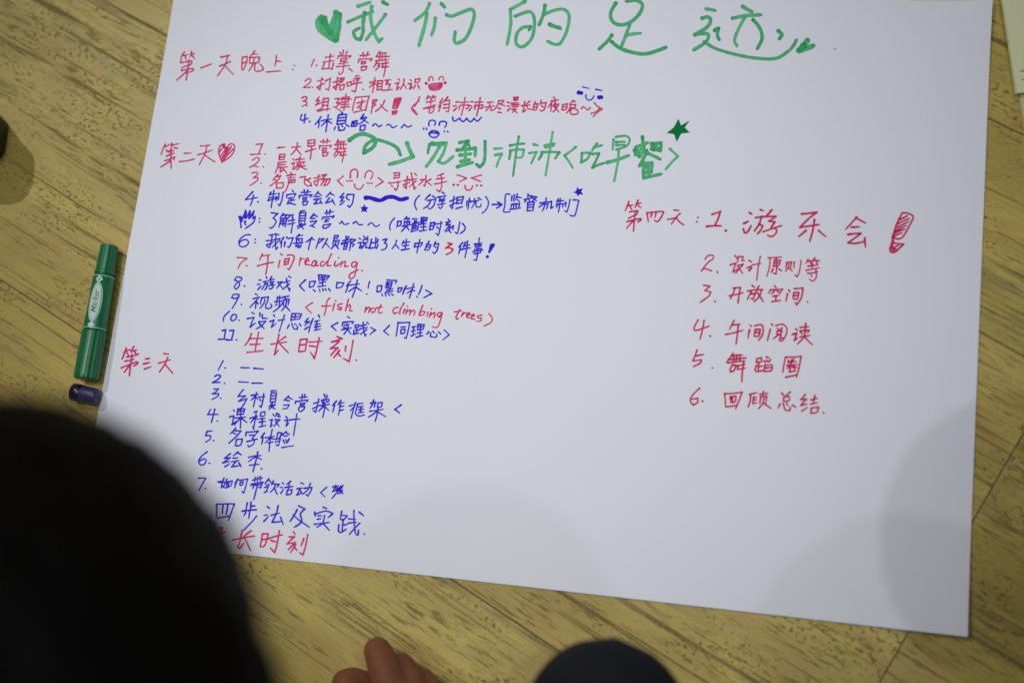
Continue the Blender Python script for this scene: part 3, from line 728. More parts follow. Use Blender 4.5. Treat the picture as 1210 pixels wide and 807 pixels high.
@240 420 10
128,397 182,395 150,430 108,452 182,450 175,480 103,520/206,504 212,507
477,403 413,482 502,475 418,542 517,510 480,580 433,642
568,472 652,460/632,438 615,520 593,607/620,475 568,527/620,490 647,517/653,492 732,485/717,453 705,540 685,612 663,595/668,518 682,537
803,418 867,415/805,440 793,552/810,440 867,440 850,557/805,477 860,472/800,512 857,508/795,550 850,546/820,560 778,607/800,587 852,580 778,637/800,600 852,632
1012,478 953,532/1003,490 1057,517/983,530 1022,535/953,587 1017,580 990,625 938,627
1172,458 1165,522/1202,458 1195,502/1138,497 1232,488/1095,540 1088,567/1095,545 1237,525 1225,547/1150,565 1202,560 1190,582 1150,587 1150,565/1140,607 1128,640 1150,662 1190,635 1202,605 1140,607
@360 455 10
108,217 172,195/167,163 150,240 130,317 103,300/93,277 182,235/230,108 240,140 267,135 262,113/200,177 215,225 237,170 200,177/255,160 260,200 287,190 282,163 255,160/188,242 292,225/240,210 235,280 213,382/225,250 168,307/240,255 287,297
377,188 328,242/357,230 333,317/432,178 393,232/410,217 467,205/422,215 400,357/415,257 462,245/410,302 462,290
528,247 602,225/602,203 575,290 548,392/590,250 538,302/625,230 610,290 600,335 640,365 707,350/623,222 692,215/640,257 692,250/640,292 697,283/667,255 660,322/638,327 697,318
778,212 842,200/817,173 800,230 773,272/837,205 820,262/865,210 860,260 905,255 917,205 865,210/768,307 927,285/867,270 855,350 833,427/850,310 800,350 753,377/870,320 957,372
1142,233 1065,285 1122,330
=written_line|blue fourth line of the third day list|b|2.1
@230 480 10
187,38 153,97 277,95/237,33 220,110 198,192/266,170 271,174
458,43 472,60/413,127 462,110 440,217 487,178/512,30 500,102/510,32 592,30 575,92/505,62 582,58/500,97 575,92/478,137 602,125/547,35 545,150 540,262/540,140 468,222/550,140 617,192
737,58 698,72/653,142 742,115/727,75 715,160 693,267/715,130 663,192/720,130 747,157/785,70 775,115 825,110 832,65 785,70/768,147 832,140/763,187 832,178/800,140 795,237/763,242 842,225
928,93 937,110/888,162 917,155 895,242 922,218/975,78 953,122/975,85 1000,95 985,120 1012,120/948,157 1007,155 938,237/960,180 1002,237
1078,123 1097,140/1063,167 1102,160 1080,232 1112,198/1123,162 1242,150/1207,88 1195,180 1168,347
=written_line|blue fifth line of the third day list|b|2.1
@230 480 10
150,295 128,347 187,345 180,390 128,422/150,295 207,292/222,403 228,407
487,253 418,327/470,285 547,290 500,350 403,437/453,310 492,332/495,395 478,467/495,390 562,385 545,455 483,467
690,243 702,272/610,310 603,352/610,305 752,290 730,317/648,342 717,335 680,375 707,400 690,450 640,477 628,460/618,417 742,385
827,313 783,367/805,355 793,447/833,370 942,353/917,273 895,380 878,532/895,370 833,432/900,375 952,392/868,432 927,418
985,310 1032,315 1005,370/985,312 965,385 1012,380 990,462 963,455/953,422 1002,410/1082,298 1033,347/1080,310 1122,332/1058,352 1102,345/1048,397 1065,442/1080,393 1087,432/1117,383 1093,432/1028,487 1167,465
=written_line|blue sixth line of the third day list|b|2.2
@230 480 10
147,538 80,590 48,650 70,690 115,682 137,640 110,620 58,647/173,671 179,674
422,558 353,612 422,605 333,667 412,650/358,712 412,675/512,538 458,582/503,545 552,572/453,612 512,605/438,655 525,638/500,640 438,712 522,700/523,668 547,712
638,602 782,580/747,538 725,640 688,772/730,590 638,652/735,600 792,627/648,697 762,685/789,734 795,738
=written_line|blue seventh line of the third day list|b|2.1
@225 555 10
93,98 182,98 140,170 103,242/176,218 182,221
323,142 380,130/397,93 365,190 422,217/432,108 400,180 363,212/345,152 430,140/435,140 428,207 475,187 497,130 435,140/455,140 448,190
562,108 525,162/550,130 523,212/578,122 682,105/590,145 585,180 615,178 622,140 590,145/677,105 655,190 630,272 608,255
733,122 852,95/767,88 760,137/797,83 790,132/827,78 825,127/722,165 713,187/720,172 857,145 845,167/745,180 738,222/745,182 837,170 830,212 808,205/797,150 780,230 748,352
927,103 878,162/925,115 957,152/898,177 930,170/878,207 927,190 890,262/873,267 912,253/982,128 958,177/970,162 1047,170 1025,202/1002,180 985,220 943,267/995,215 1027,287
@320 560 10
138,103 152,115/118,155 137,160/118,227 152,178/237,83 188,122/168,157 262,145/217,113 205,190/195,190 183,242 235,235 252,185 195,190
358,103 392,120/308,172 372,165/350,170 308,247 367,225/352,198 372,228/393,167 487,155 465,215 435,257 418,240/467,108 440,180 378,237
662,153 590,215 642,270
=crossed_out_character|blue character scribbled over|B|1.9
@320 560 10
730,150 802,138/765,130 728,212/733,202 802,190/760,150 792,222/792,208 723,287/852,133 798,202/808,160 852,232/847,190 798,237/822,140 815,202/770,180 845,165/780,145 830,225
=written_line|blue eighth line of the third day list|b|2.3
@225 555 10
92,430 55,430 60,460 95,480 80,510 50,500 92,430/118,498 122,501
@245 590 10
110,58 107,212/110,55 322,50 250,247/187,68 180,162/242,63 225,172/128,217 267,193
472,38 455,122/517,28 510,122/515,77 562,75/413,137 582,120/502,125 490,222/455,150 433,192/582,195 520,270 428,362
708,83 737,105/673,187 707,180/668,257 722,198/753,187 852,160/837,73 815,165 765,267 872,258/865,208 897,297
@320 560 10
328,373 402,410 350,470 365,560 278,627/312,418 228,557/268,480 330,540 457,627
618,388 662,407/520,448 525,497/523,472 650,435 732,465 678,512/558,492 602,490/553,532 592,525/513,592 692,570/637,488 610,580 543,627/620,585 692,662
837,438 820,532/828,485 902,490 870,530 823,537/857,540 843,672/805,598 800,670 830,687 892,648/855,602 907,590/918,528 1002,535/918,577 1010,568/982,428 985,560 1000,700 1030,717 1037,658/1052,578 928,712/1043,448 1097,492/1103,704 1109,708
=written_line|pink last line above the lower paper edge|r|2.4
@245 590 10
152,328 118,402/123,392 217,385/177,328 155,520/128,457 207,450/98,542 232,530
517,368 438,432/303,477 557,430/430,440 470,510 512,602/412,363 385,500 363,560 385,577 432,518
652,408 625,557/655,405 717,405 680,540 628,557/645,477 702,465/718,462 887,415/852,368 825,520 795,627 743,570/753,483 807,497
1018,383 1037,407/970,440 1030,438 943,522 1042,502 958,592/1042,530 983,627/1028,558 1062,602/1140,458 1108,545/1187,413 1160,550 1130,652 1093,630
=written_line|pink heading for the fourth day|R|2.2
@730 230 10
132,83 88,192/118,132 177,125/148,150 167,182/242,68 203,157/225,112 277,100/238,130 272,157/138,207 237,190 225,237/128,282 217,240/108,322 270,285 272,302 233,327/207,195 195,310 185,437/187,310 103,402
345,220 360,322/343,217 520,200 542,210 500,290 460,322 433,302/402,220 393,267/452,215 440,272
663,185 722,190/588,294 702,270/737,223 690,270 633,352/690,275 730,325 782,362
945,270 951,274/932,320 938,324
=written_line|pink first line of the fourth day list|R|2.7
@825 235 10
163,187 262,150 230,250 190,322/98,328 272,322
605,165 632,182/538,292 592,268/533,358 545,402 580,395 627,318/733,130 767,142/678,225 740,212/867,133 808,202/740,214 918,208 830,265 905,275 858,350/742,225 720,300 663,382/715,300 762,320 740,370 698,417/768,390 900,345 987,318/910,350 930,380 900,430 860,447 818,430
o 325,378 1.9
@930 240 7.469
128,98 262,82 190,140 113,215 282,190/242,148 225,250 200,337/167,243 103,297/278,243 342,297
617,123 518,232/605,130 640,150 692,177/568,213 637,210/538,278 652,268 538,350 600,357 682,340/685,308 692,387
=exclamation_doodle|large pink hatched exclamation mark|R|2.6
@930 240 7.469
1015,90 1060,90 1112,120 1085,190 1010,310 928,305 970,180 1015,90/985,150 1062,113/975,185 1080,138/970,215 1072,165/955,245 1052,200/943,270 1037,232/938,297 1012,265/935,318 908,410 925,437 960,427 1027,365 928,355/925,400 985,372/930,420 960,405/940,340 925,400
=written_line|pink second line of the fourth day list|R|2.1
@815 290 7.16
130,117 155,88 195,86 200,110 150,150 98,217 125,197 187,217/232,226 237,230
383,88 402,110/343,167 390,150 365,227 402,203/415,95 403,142/415,95 452,95 440,130 462,130/403,172 452,160 388,237/410,185 447,237
503,128 522,140/483,192 520,175 500,217 527,193/528,167 602,153/597,93 580,180 567,297
663,105 777,100/680,110 675,180 653,262/737,105 713,132/715,130 705,182/715,130 767,125 755,172/712,152 760,148/708,177 755,172/740,130 728,175/737,180 730,240 708,235/705,200 688,227/755,200 777,217
820,145 813,197/820,145 862,140 850,192/840,150 830,195 808,222/845,195 867,217/885,138 880,192/942,128 930,210 910,267 888,250
1002,118 983,152/998,137 1035,128/1057,108 1038,142/1050,125 1100,130/1018,140 1032,162/1070,140 1082,157/1000,177 1082,165/1037,155 1035,197/983,212 1097,190/998,237 1082,225/1067,210 1070,270 1040,302 1013,285/1025,250 1035,265
=written_line|pink third line of the fourth day list|R|2.3
@815 290 7.16
118,338 172,345 128,382 177,395 160,430 88,482/212,473 217,478
368,362 432,355/333,427 452,400/382,365 370,400 343,452/427,360 415,430 408,487
528,338 547,355/488,387 557,375/522,385 505,420 488,457/520,412 557,405 535,457 518,450/587,343 558,392/570,377 622,375/607,375 590,430 543,477/573,400 622,477
718,343 732,360/682,378 668,407/685,375 787,370 768,392/717,385 693,412/740,385 767,407/703,432 757,422/732,430 725,467/693,477 767,465
838,378 848,392/827,408 813,472/883,367 957,360 945,440 905,502 888,480/880,400 873,452/880,400 922,398 910,452 875,452/880,427 917,422/995,478 1000,482
=written_line|pink fourth line of the fourth day list|R|2.4
@810 365 7.16
107,93 73,160 90,182 202,145/157,98 145,170 123,257/207,228 213,232
412,98 373,172/395,137 462,130/338,217 487,180/447,138 440,200 428,297
548,138 557,150/542,178 528,247/588,142 640,135 657,165 650,220 618,267/590,175 580,232/590,175 632,172 620,227 583,232/588,202 627,198
728,128 737,142/717,173 693,267/765,142 820,130 857,165 850,220 815,272 790,262/778,165 790,177/817,160 800,182/775,190 817,185 800,217 775,217 775,190/790,215 743,252/805,215 800,252 827,245
933,168 947,182/903,217 940,205 920,267 947,248/968,157 1042,150/1017,123 1010,182/968,187 1047,180 1035,202/973,200 990,212/968,237 1052,225/1012,195 1000,240 948,297/1010,240 1072,302
=written_line|pink fifth line of the fourth day list|R|2.4
@810 365 7.16
97,348 60,440 132,430 125,457 68,487/85,397 152,385/225,498 231,501
402,378 348,452/385,397 482,390/363,427 512,415/358,457 502,440/412,395 400,452/437,390 425,452/462,390 455,447/402,470 378,502/395,475 427,475 410,520 380,532 378,510/438,482 502,470/445,485 438,512 507,500/492,455 480,540 477,617
605,420 600,452 640,447 642,413 605,420/622,450 615,522/600,478 588,515 605,530 652,520/625,487 647,482/683,407 702,412/663,440 677,452/688,435 697,447/717,428 708,447/670,475 663,527 725,522 732,473/680,477 727,470/680,500 727,495
845,410 823,537/850,407 977,400 938,577/868,435 880,447/917,423 903,442/868,452 937,445/858,477 947,470/900,430 890,475 858,502/905,480 942,497/885,495 878,532 925,527 922,493 885,495/848,577 940,557
=written_line|pink sixth line of the fourth day list|R|2.3
@805 410 6.76
147,328 90,385 73,430 95,462 130,442 132,410 83,417/168,431 174,434
345,370 353,472/345,372 487,360 460,430 433,492/390,395 395,442 430,437 437,393 390,395/355,477 442,465/405,400 410,432
545,380 602,365/555,375 550,430 533,482/577,400 570,452 602,445/575,402 602,398/580,422 600,420/625,377 692,370/657,355 648,382/635,395 628,452/635,397 682,390 675,442/662,400 650,450 618,492/660,450 717,492
803,368 822,387/872,358 838,387/820,400 815,432 860,427 862,393 820,400/790,453 773,487/815,450 830,500 865,507 872,478/840,448 852,467/888,463 917,482
992,378 953,420 1002,415 953,467 1002,455/963,512 1007,480/1035,422 1087,410/1067,388 1055,447/1033,457 1087,445/1040,485 1033,527 1080,522 1097,480 1040,485/1134,523 1140,527
"""


def spline(pts):
    """resample a stroke smoothly through its points"""
    n = len(pts)
    if n < 3:
        (x0, y0), (x1, y1) = pts[0], pts[-1]
        L = math.hypot(x1 - x0, y1 - y0)
        k = max(2, int(L / 1.2))
        nx, ny = -(y1 - y0) / (L + 1e-6), (x1 - x0) / (L + 1e-6)
        bow = rnd.uniform(-0.03, 0.03) * L
        return [(x0 + (x1 - x0) * i / k + nx * bow * math.sin(math.pi * i / k), y0 + (y1 - y0) * i / k + ny * bow * math.sin(math.pi * i / k)) for i in range(k + 1)]
    out = []
    P = [pts[0]] + list(pts) + [pts[-1]]
    for i in range(1, n):
        p0, p1, p2, p3 = (np.array(P[i + k], float) for k in (-1, 0, 1, 2))
        L = np.linalg.norm(p2 - p1)
        k = max(2, int(L / 0.9))
        for j in range(k):
            t = j / k
            q = 0.5 * (2 * p1 + (p2 - p0) * t + (2 * p0 - 5 * p1 + 4 * p2 - p3) * t * t + (3 * p1 - p0 - 3 * p2 + p3) * t ** 3)
            out.append((q[0], q[1]))
    out.append(tuple(pts[-1]))
    return out


def split_corners(pts):
    runs, cur = [], [pts[0]]
    for i in range(1, len(pts)):
        cur.append(pts[i])
        if i < len(pts) - 1:
            a = math.atan2(pts[i][1] - pts[i - 1][1], pts[i][0] - pts[i - 1][0])
            b = math.atan2(pts[i + 1][1] - pts[i][1], pts[i + 1][0] - pts[i][0])
            d = abs((b - a + math.pi) % (2 * math.pi) - math.pi)
            if d > math.radians(82):
                runs.append(cur)
                cur = [pts[i]]
    runs.append(cur)
    return [r for r in runs if len(r) > 1]


class Ink:
    def __init__(s):
        s.v, s.f, s.d, s.k, s.runs, s.u = [], [], [], 0, [], []

    def put(s, u, v, lvl, dens):
        p = at(u, v, 0.0015)
        for _ in range(2):
            z = sheet_z(p.x, p.y) + PT
            p = at(u, v, z)
        s.v.append((p.x, p.y, sheet_z(p.x, p.y) + PT + 0.00006 + 0.000015 * lvl))
        s.d.append(dens)
        s.u.append((u, v))
        return len(s.v) - 1

    def ribbon(s, pts, wd, d0):
        lvl = s.k % 16
        s.k += 1
        n = len(pts)
        P = np.array(pts, float)
        T = np.gradient(P, axis=0)
        T /= np.linalg.norm(T, axis=1)[:, None] + 1e-9
        ph = rnd.uniform(0, 50)
        rows = []

        def half(i):
            e = 1 + 0.16 * noise.noise(Vector((ph + i * 0.16, 0, 0)))
            return wd * 0.5 * e * (0.88 + 0.12 * (i < 3)) * (0.86 if i > n - 3 else 1)

        def cap(i, sgn):
            c, t_ = P[i], T[i] * sgn
            nn = np.array((-t_[1], t_[0]))
            h = half(i)
            return [s.put(*(c + nn * h * math.cos(a) + t_ * h * math.sin(a)), lvl, min(1, d0 + 0.25)) for a in (0.35, 0.8, 1.25, math.pi - 1.25, math.pi - 0.8, math.pi - 0.35)]
        for i in range(n):
            nn = np.array((-T[i][1], T[i][0]))
            h = half(i)
            e = min(i, n - 1 - i) * 0.9 / max(wd, 1)
            dn = d0 + 0.25 * math.exp(-e * 1.5) + 0.15 * noise.noise(Vector((ph + i * 0.2, 3, 0)))
            rows.append((s.put(*(P[i] + nn * h), lvl, dn + 0.1), s.put(*P[i], lvl, dn - 0.22), s.put(*(P[i] - nn * h), lvl, dn + 0.1)))
        for a, b in zip(rows, rows[1:]):
            s.f.append((a[0], a[1], b[1], b[0]))
            s.f.append((a[1], a[2], b[2], b[1]))
        c0 = cap(0, -1)
        s.f.append((rows[0][2], rows[0][1], rows[0][0], *c0[::-1]))
        c1 = cap(n - 1, 1)
        s.f.append((rows[-1][0], rows[-1][1], rows[-1][2], *c1[::-1]))

    def poly(s, pts):
        lvl = s.k % 16
        s.k += 1
        c = (sum(p[0] for p in pts) / len(pts), sum(p[1] for p in pts) / len(pts))
        ci = s.put(*c, lvl, 1.0)
        ids = [s.put(*p, lvl, 0.6 + 0.4 * rnd.random()) for p in pts]
        for i in range(len(ids)):
            s.f.append((ci, ids[i], ids[(i + 1) % len(ids)]))

    def dot(s, c, r):
        s.poly([(c[0] + r * math.cos(a * math.pi / 6) * rnd.uniform(0.9, 1.1), c[1] + r * 0.9 * math.sin(a * math.pi / 6) * rnd.uniform(0.9, 1.1)) for a in range(12)])

    def pieces(s, gap=26):
        """groups of strokes that stand clearly apart from each other"""
        par = list(range(len(s.v)))

        def find(i):
            while par[i] != i:
                par[i] = par[par[i]]
                i = par[i]
            return i
        for f in s.f:
            for i in f[1:]:
                par[find(i)] = find(f[0])
        comp = {}
        for i in range(len(s.v)):
            comp.setdefault(find(i), []).append(i)
        U = np.array(s.u)
        box_ = [[U[c].min(0), U[c].max(0), c] for c in comp.values()]
        merged = True
        while merged:
            merged = False
            for i in range(len(box_)):
                for j in range(len(box_) - 1, i, -1):
                    a, b = box_[i], box_[j]
                    if max((a[0] - b[1]).max(), (b[0] - a[1]).max()) < gap:
                        box_[i] = [np.minimum(a[0], b[0]), np.maximum(a[1], b[1]), a[2] + b[2]]
                        del box_[j]
                        merged = True
        for b in sorted(box_, key=lambda b: b[0][0]):
            q_ = Ink()
            new = {o_: n_ for n_, o_ in enumerate(sorted(b[2]))}
            q_.v = [s.v[i] for i in sorted(b[2])]
            q_.d = [s.d[i] for i in sorted(b[2])]
            q_.f = [tuple(new[i] for i in f) for f in s.f if f[0] in new]
            yield q_

    def build(s, name, label, m):
        me = bpy.data.meshes.new(name)
        v = np.array(s.v)
        org = v.mean(axis=0)
        me.from_pydata([tuple(q) for q in (v - org)], [], s.f)
        at_ = me.attributes.new('ink', 'FLOAT', 'POINT')
        at_.data.foreach_set('value', np.array(s.d, np.float32))
        me.materials.append(m)
        me.update()
        bb = bmesh.new()
        bb.from_mesh(me)
        for f in bb.faces:
            if f.normal.z < 0:
                f.normal_flip()
        bb.to_mesh(me)
        bb.free()
        o = link(name, me, poster)
        o.location = org
        o['label'] = label
        return o


cur = None
head = None
frame = (0, 0, 1)
WSCALE = {'r': 0.98, 'R': 0.98, 'b': 0.96, 'g': 1.0, 'B': 1.0, 'k': 1.0, 'G': 1.0}
for line in INK.strip().split('\n') + ['=end|end|k|1']:
    if line.startswith('='):
        if cur is not None and cur.v:
            ps = list(cur.pieces(14 if 'title line' in head[1] else 26))
            for p_i in ps:
                p_i.build(head[0], head[1] if len(ps) == 1 else 'piece of the ' + head[1], M[head[2]])
        head = line[1:].split('|')
        cur = Ink()
        continue
    if line.startswith('@'):
        frame = tuple(float(q) for q in line[1:].split())
        continue
    kcol, wd = head[2], float(head[3]) * WSCALE[head[2]]
    for stroke in line.split('/'):
        stroke = stroke.strip()
        if not stroke:
            continue
        if stroke[0] == 'o':
            _, xy, r = stroke.split()
            x, y = (float(q) for q in xy.split(','))
            cur.dot((frame[0] + x / frame[2], frame[1] + y / frame[2]), float(r))
            continue
        isp = stroke[0] == 'P'
        pts = [tuple(float(q) for q in xy.split(',')) for xy in (stroke[2:] if isp else stroke).split()]
        pts = [(frame[0] + x / frame[2], frame[1] + y / frame[2]) for x, y in pts]
        if isp:
            cur.poly(pts)
            continue
        d0 = rnd.uniform(0.3, 0.85) if kcol != 'g' else rnd.uniform(0.15, 0.6)
        for run in split_corners(pts):
            cur.ribbon(spline(run), wd * rnd.uniform(0.92, 1.08), d0)

# ------------------------------------------------------------------ green double-ended marker
pa, pb = at(130.5, 291, 0.011), at(102.5, 449, 0.011)
mlen = (pb - pa).length
R0 = 0.0108


def lathe(prof, seg=40, ribs=0, depth=0.0, hollow=None):
    """profile of (x, radius) turned round the x axis, optional fluting"""
    bm = bmesh.new()
    rings = []
    for x, r in prof:
        ring = []
        for k in range(seg):
            a = 2 * math.pi * k / seg
            rr = r - (depth if (ribs and (k * ribs // seg) % 2) else 0) if r > 0.004 else r
            ring.append(bm.verts.new((x, rr * math.cos(a), rr * math.sin(a))))
        rings.append(ring)
    for a, b in zip(rings, rings[1:]):
        for k in range(seg):
            bm.faces.new((a[k], a[(k + 1) % seg], b[(k + 1) % seg], b[k]))
    if not hollow:
        bm.faces.new(rings[0][::-1])
        bm.faces.new(rings[-1])
    bmesh.ops.recalc_face_normals(bm, faces=bm.faces)
    return bm


mk = thing('marker_pen', 'green double-ended marker lying beside the left edge of the sheet', 'marker pen')
mk.location = (pa + pb) / 2
mk.location.z = 0.0126
dv = (pb - pa).normalized()
mk.rotation_euler = (0, 0, math.atan2(dv.y, dv.x))
h = mlen / 2
x1, x2 = -h + mlen * 0.225, -h + mlen * 0.645     # joints between small cap, barrel and large cap
obj('small_cap', lathe([(-h, 0.0072), (-h + 0.0008, 0.0090), (x1 - 0.004, 0.0098), (x1 - 0.0032, 0.0104), (x1 - 0.0008, 0.0104)], 48, 24, 0.0004), M['green_plastic'], mk)
obj('neck', lathe([(x1 - 0.0009, 0.0092), (x1 + 0.0012, 0.0092)], 40), M['green_barrel'], mk, True)
bar = obj('barrel', lathe([(x1 + 0.001, 0.0104), (x1 + 0.002, R0), (x2 - 0.001, 0.0116), (x2, 0.0114)], 64), M['green_barrel'], mk, True)
obj('large_cap', lathe([(x2 + 0.0002, 0.0117), (x2 + 0.001, 0.0122), (h - 0.004, 0.0126), (h - 0.001, 0.0122), (h, 0.0106)], 48, 24, 0.0005), M['green_plastic'], mk)


def brad(x):
    return R0 + (0.0116 - R0) * (x - x1) / (x2 - x1) + 0.00007


def wrap(pts2, faces, name, m, lift=0.0, mid=math.radians(84)):
    """flat print bent round the barrel: pts2 are (along, around) in metres"""
    bm = bmesh.new()
    vs = []
    for x, s in pts2:
        r = brad(x) + lift
        a = mid + s / r
        vs.append(bm.verts.new((x, r * math.cos(a), r * math.sin(a))))
    for f in faces:
        try:
            bm.faces.new([vs[i] for i in f])
        except ValueError:
            pass
    o = obj(name, bm, m, bar)
    return o


for xx in (x1 + 0.0028, x2 - 0.0022):
    b2 = lathe([(xx - 0.0003, brad(xx) + 0.00003), (xx + 0.0003, brad(xx) + 0.00003)], 64, hollow=True)
    obj('white_ring', b2, M['white_print'], bar, True)


def patch(outline_fn, n=24, mrows=10):
    """fill a shape given by half-width as a function of t in 0..1"""
    pts, faces = [], []
    for i in range(n + 1):
        x, hw = outline_fn(i / n)
        for j in range(mrows + 1):
            pts.append((x, -hw + 2 * hw * j / mrows))
    for i in range(n):
        for j in range(mrows):
            a = i * (mrows + 1) + j
            faces.append((a, a + 1, a + mrows + 2, a + mrows + 1))
    return pts, faces


cx = (x1 + x2) / 2 + 0.001
eh = 0.0205
p_, f_ = patch(lambda t: (cx - eh + 2 * eh * t, 0.0068 * math.sqrt(max(0.0004, 1 - (2 * t - 1) ** 2))))
wrap(p_, f_, 'label_oval', M['white_print'])
p_, f_ = patch(lambda t: (cx - eh * 0.93 + 2 * eh * 0.93 * t, 0.0059 * math.sqrt(max(0.0004, 1 - (2 * t - 1) ** 2))))
wrap(p_, f_, 'label_oval_line', M['green_print'], 0.00003)
p_, f_ = patch(lambda t: (cx - eh * 0.90 + 2 * eh * 0.90 * t, 0.0055 * math.sqrt(max(0.0004, 1 - (2 * t - 1) ** 2))))
wrap(p_, f_, 'label_field', M['white_print'], 0.00006)
for sg in (-1, 1):
    p_, f_ = patch(lambda t: (cx + sg * (eh + 0.0002 + 0.0065 * t), 0.0036 * (1 - abs(2 * t - 1)) + 0.0004), 12, 6)
    wrap(p_, f_, 'label_emblem', M['white_print'])
p_, f_ = patch(lambda t: (cx - eh - 0.0046 + 0.0026 * t, 0.0011 * math.sin(math.pi * min(0.98, max(0.02, t)))), 8, 4)
wrap(p_, f_, 'emblem_mark', mat('blue_print', (0.05, 0.08, 0.35), 0.5), 0.00004)


def text_mesh(body, size, shear=0.0):
    cu = bpy.data.curves.new('lettering', 'FONT')
    cu.body = body
    cu.size = size
    cu.shear = shear
    cu.align_x = 'CENTER'
    cu.align_y = 'CENTER'
    cu.offset = size * 0.018
    o = link('lettering_tmp', cu)
    me = bpy.data.meshes.new_from_object(o.evaluated_get(bpy.context.evaluated_depsgraph_get()))
    bpy.data.objects.remove(o)
    b = bmesh.new()
    b.from_mesh(me)
    bmesh.ops.triangulate(b, faces=b.faces[:])
    for _ in range(5):
        es = [e for e in b.edges if e.calc_length() > 0.0009]
        if not es:
            break
        bmesh.ops.subdivide_edges(b, edges=es, cuts=1)
        bmesh.ops.triangulate(b, faces=b.faces[:])
    b.to_mesh(me)
    b.free()
    return me


me = text_mesh('Marker', 0.0080, 0.35)
# reading direction runs up the pen, towards the small cap
wrap([(cx - v.co.x, v.co.y) for v in me.vertices], [tuple(p.vertices) for p in me.polygons], 'lettering', M['green_print'], 0.00009)
pp, ff = [], []
x = cx - 0.010
while x < cx + 0.012:                      # the row of print too small to read in the photograph
    l_ = rnd.uniform(0.0008, 0.0016)
    n0 = len(pp)
    pp += [(x, -0.0005), (x + l_, -0.0005), (x + l_, 0.0005), (x, 0.0005)]
    ff.append((n0, n0 + 1, n0 + 2, n0 + 3))
    x += l_ + 0.0006
wrap(pp, ff, 'small_print', M['white_print'], 0.00002, math.radians(84 + 50))

# ------------------------------------------------------------------ blue pen cap
ca, cb = at(87, 463, 0.009), at(115, 469, 0.009)
cl = (cb - ca).length + 0.001
bm = lathe([(0.0015, 0.0071), (0, 0.0078), (0.0008, 0.0088), (cl - 0.003, 0.0080), (cl - 0.0008, 0.0074), (cl, 0.006), (cl, 0.0008)], 40, hollow=True)
bm2 = lathe([(0.0015, 0.0071), (cl - 0.002, 0.0066), (cl - 0.002, 0.0005)], 40, hollow=True)
tmp = bpy.data.meshes.new('cap_inside')
bm2.to_mesh(tmp)
bm2.free()
cap = thing('pen_cap', 'loose dark blue pen cap below the green marker', 'pen cap')
cap.location = (ca.x, ca.y, 0.0089)
dv = (cb - ca).normalized()
cap.rotation_euler = (0, 0, math.atan2(dv.y, dv.x))
obj('shell', bm, M['blue_plastic'], cap, True)
tmp.materials.append(mat('cap_inside_plastic', (0.006, 0.006, 0.03), 0.6))
for p in tmp.polygons:
    p.use_smooth = True
link('socket', tmp, cap)
obj('mouth_shade_ring', lathe([(-0.0004, 0.0080), (0.0002, 0.0091), (0.0095, 0.0090), (0.0102, 0.0084)], 40, hollow=True), mat('mouth_shade_navy', (0.004, 0.004, 0.03), 0.3), cap, True)  # added dark ring, stands in for the shade inside the open end

# ------------------------------------------------------------------ black case at the left edge
case = thing('plastic_case', 'black plastic case with chamfered corners at the left edge of the photo', 'case')
cc = at(10, 170, 0.0)
case.location = (cc.x - 0.0535, cc.y, 0)
case.rotation_euler = (0, 0, math.radians(4))


def chamfer_box(hx, hy, c, z0, z1, bev):
    bm = bmesh.new()
    pts = [(hx, -hy + c), (hx, hy - c), (hx - c, hy), (-hx + c, hy), (-hx, hy - c), (-hx, -hy + c), (-hx + c, -hy), (hx - c, -hy)]
    lo = [bm.verts.new((x, y, z0)) for x, y in pts]
    hi = [bm.verts.new((x, y, z1)) for x, y in pts]
    bm.faces.new(lo[::-1])
    bm.faces.new(hi)
    for i in range(8):
        bm.faces.new((lo[i], lo[(i + 1) % 8], hi[(i + 1) % 8], hi[i]))
    bmesh.ops.bevel(bm, geom=bm.edges[:], offset=bev, segments=3, affect='EDGES')
    return bm


obj('case_body', chamfer_box(0.052, 0.030, 0.013, 0.0, 0.070, 0.0025), M['black_plastic'], case)
obj('case_lid', chamfer_box(0.0535, 0.0315, 0.0135, 0.0708, 0.088, 0.004), M['black_plastic'], case)
bm = bmesh.new()
box(bm, (-0.010, -0.0338, 0.062), (0.010, -0.0312, 0.080), 0.0008)
obj('latch', bm, M['black_plastic'], case)

# ------------------------------------------------------------------ cream pads at the top right
n0, n1 = at(1182, -12, 0.007), at(1201, 112, 0.007)
up = (n0 - n1).normalized()
rt = Vector((up.y, -up.x, 0))


def pad(name, label, corner, wd, ln, z0, thick, m, sheets, jit):
    r = thing(name, label, 'notepad')
    r.location = (corner.x, corner.y, z0)
    r.rotation_euler = (0, 0, math.atan2(rt.y, rt.x))
    for k in range(sheets):
        bm = bmesh.new()
        a, b = rnd.uniform(-jit, jit), rnd.uniform(-jit, jit)
        t_ = thick / sheets
        box(bm, (a, b, k * t_ + 0.0002), (wd + a, ln + b, (k + 1) * t_), 0.0001, 1)
        obj('page_block', bm, m, r)
    return r


low = pad('notepad', 'yellowish notepad lying under the cream one at the upper right', n1 - up * 0.07 + rt * 0.0035, 0.148, 0.21, 0.0, 0.0045, M['cream_low'], 3, 0.0004)
top = pad('notepad', 'cream printed notepad on top, cut by the upper right corner of the photo', n1, 0.148, 0.21, 0.0047, 0.006, M['cream'], 4, 0.0005)
bm = bmesh.new()
for r_ in range(2):
    x = 0.006
    y = 0.012 + r_ * 0.0085
    while x < 0.12:
        l_ = rnd.uniform(0.0012, 0.004)
        box(bm, (x, y, 0.00605), (x + l_, y + rnd.uniform(0.0010, 0.0018), 0.00611))
        x += l_ + rnd.uniform(0.0008, 0.002)
obj('printed_lines', bm, M['grey_print'], top)


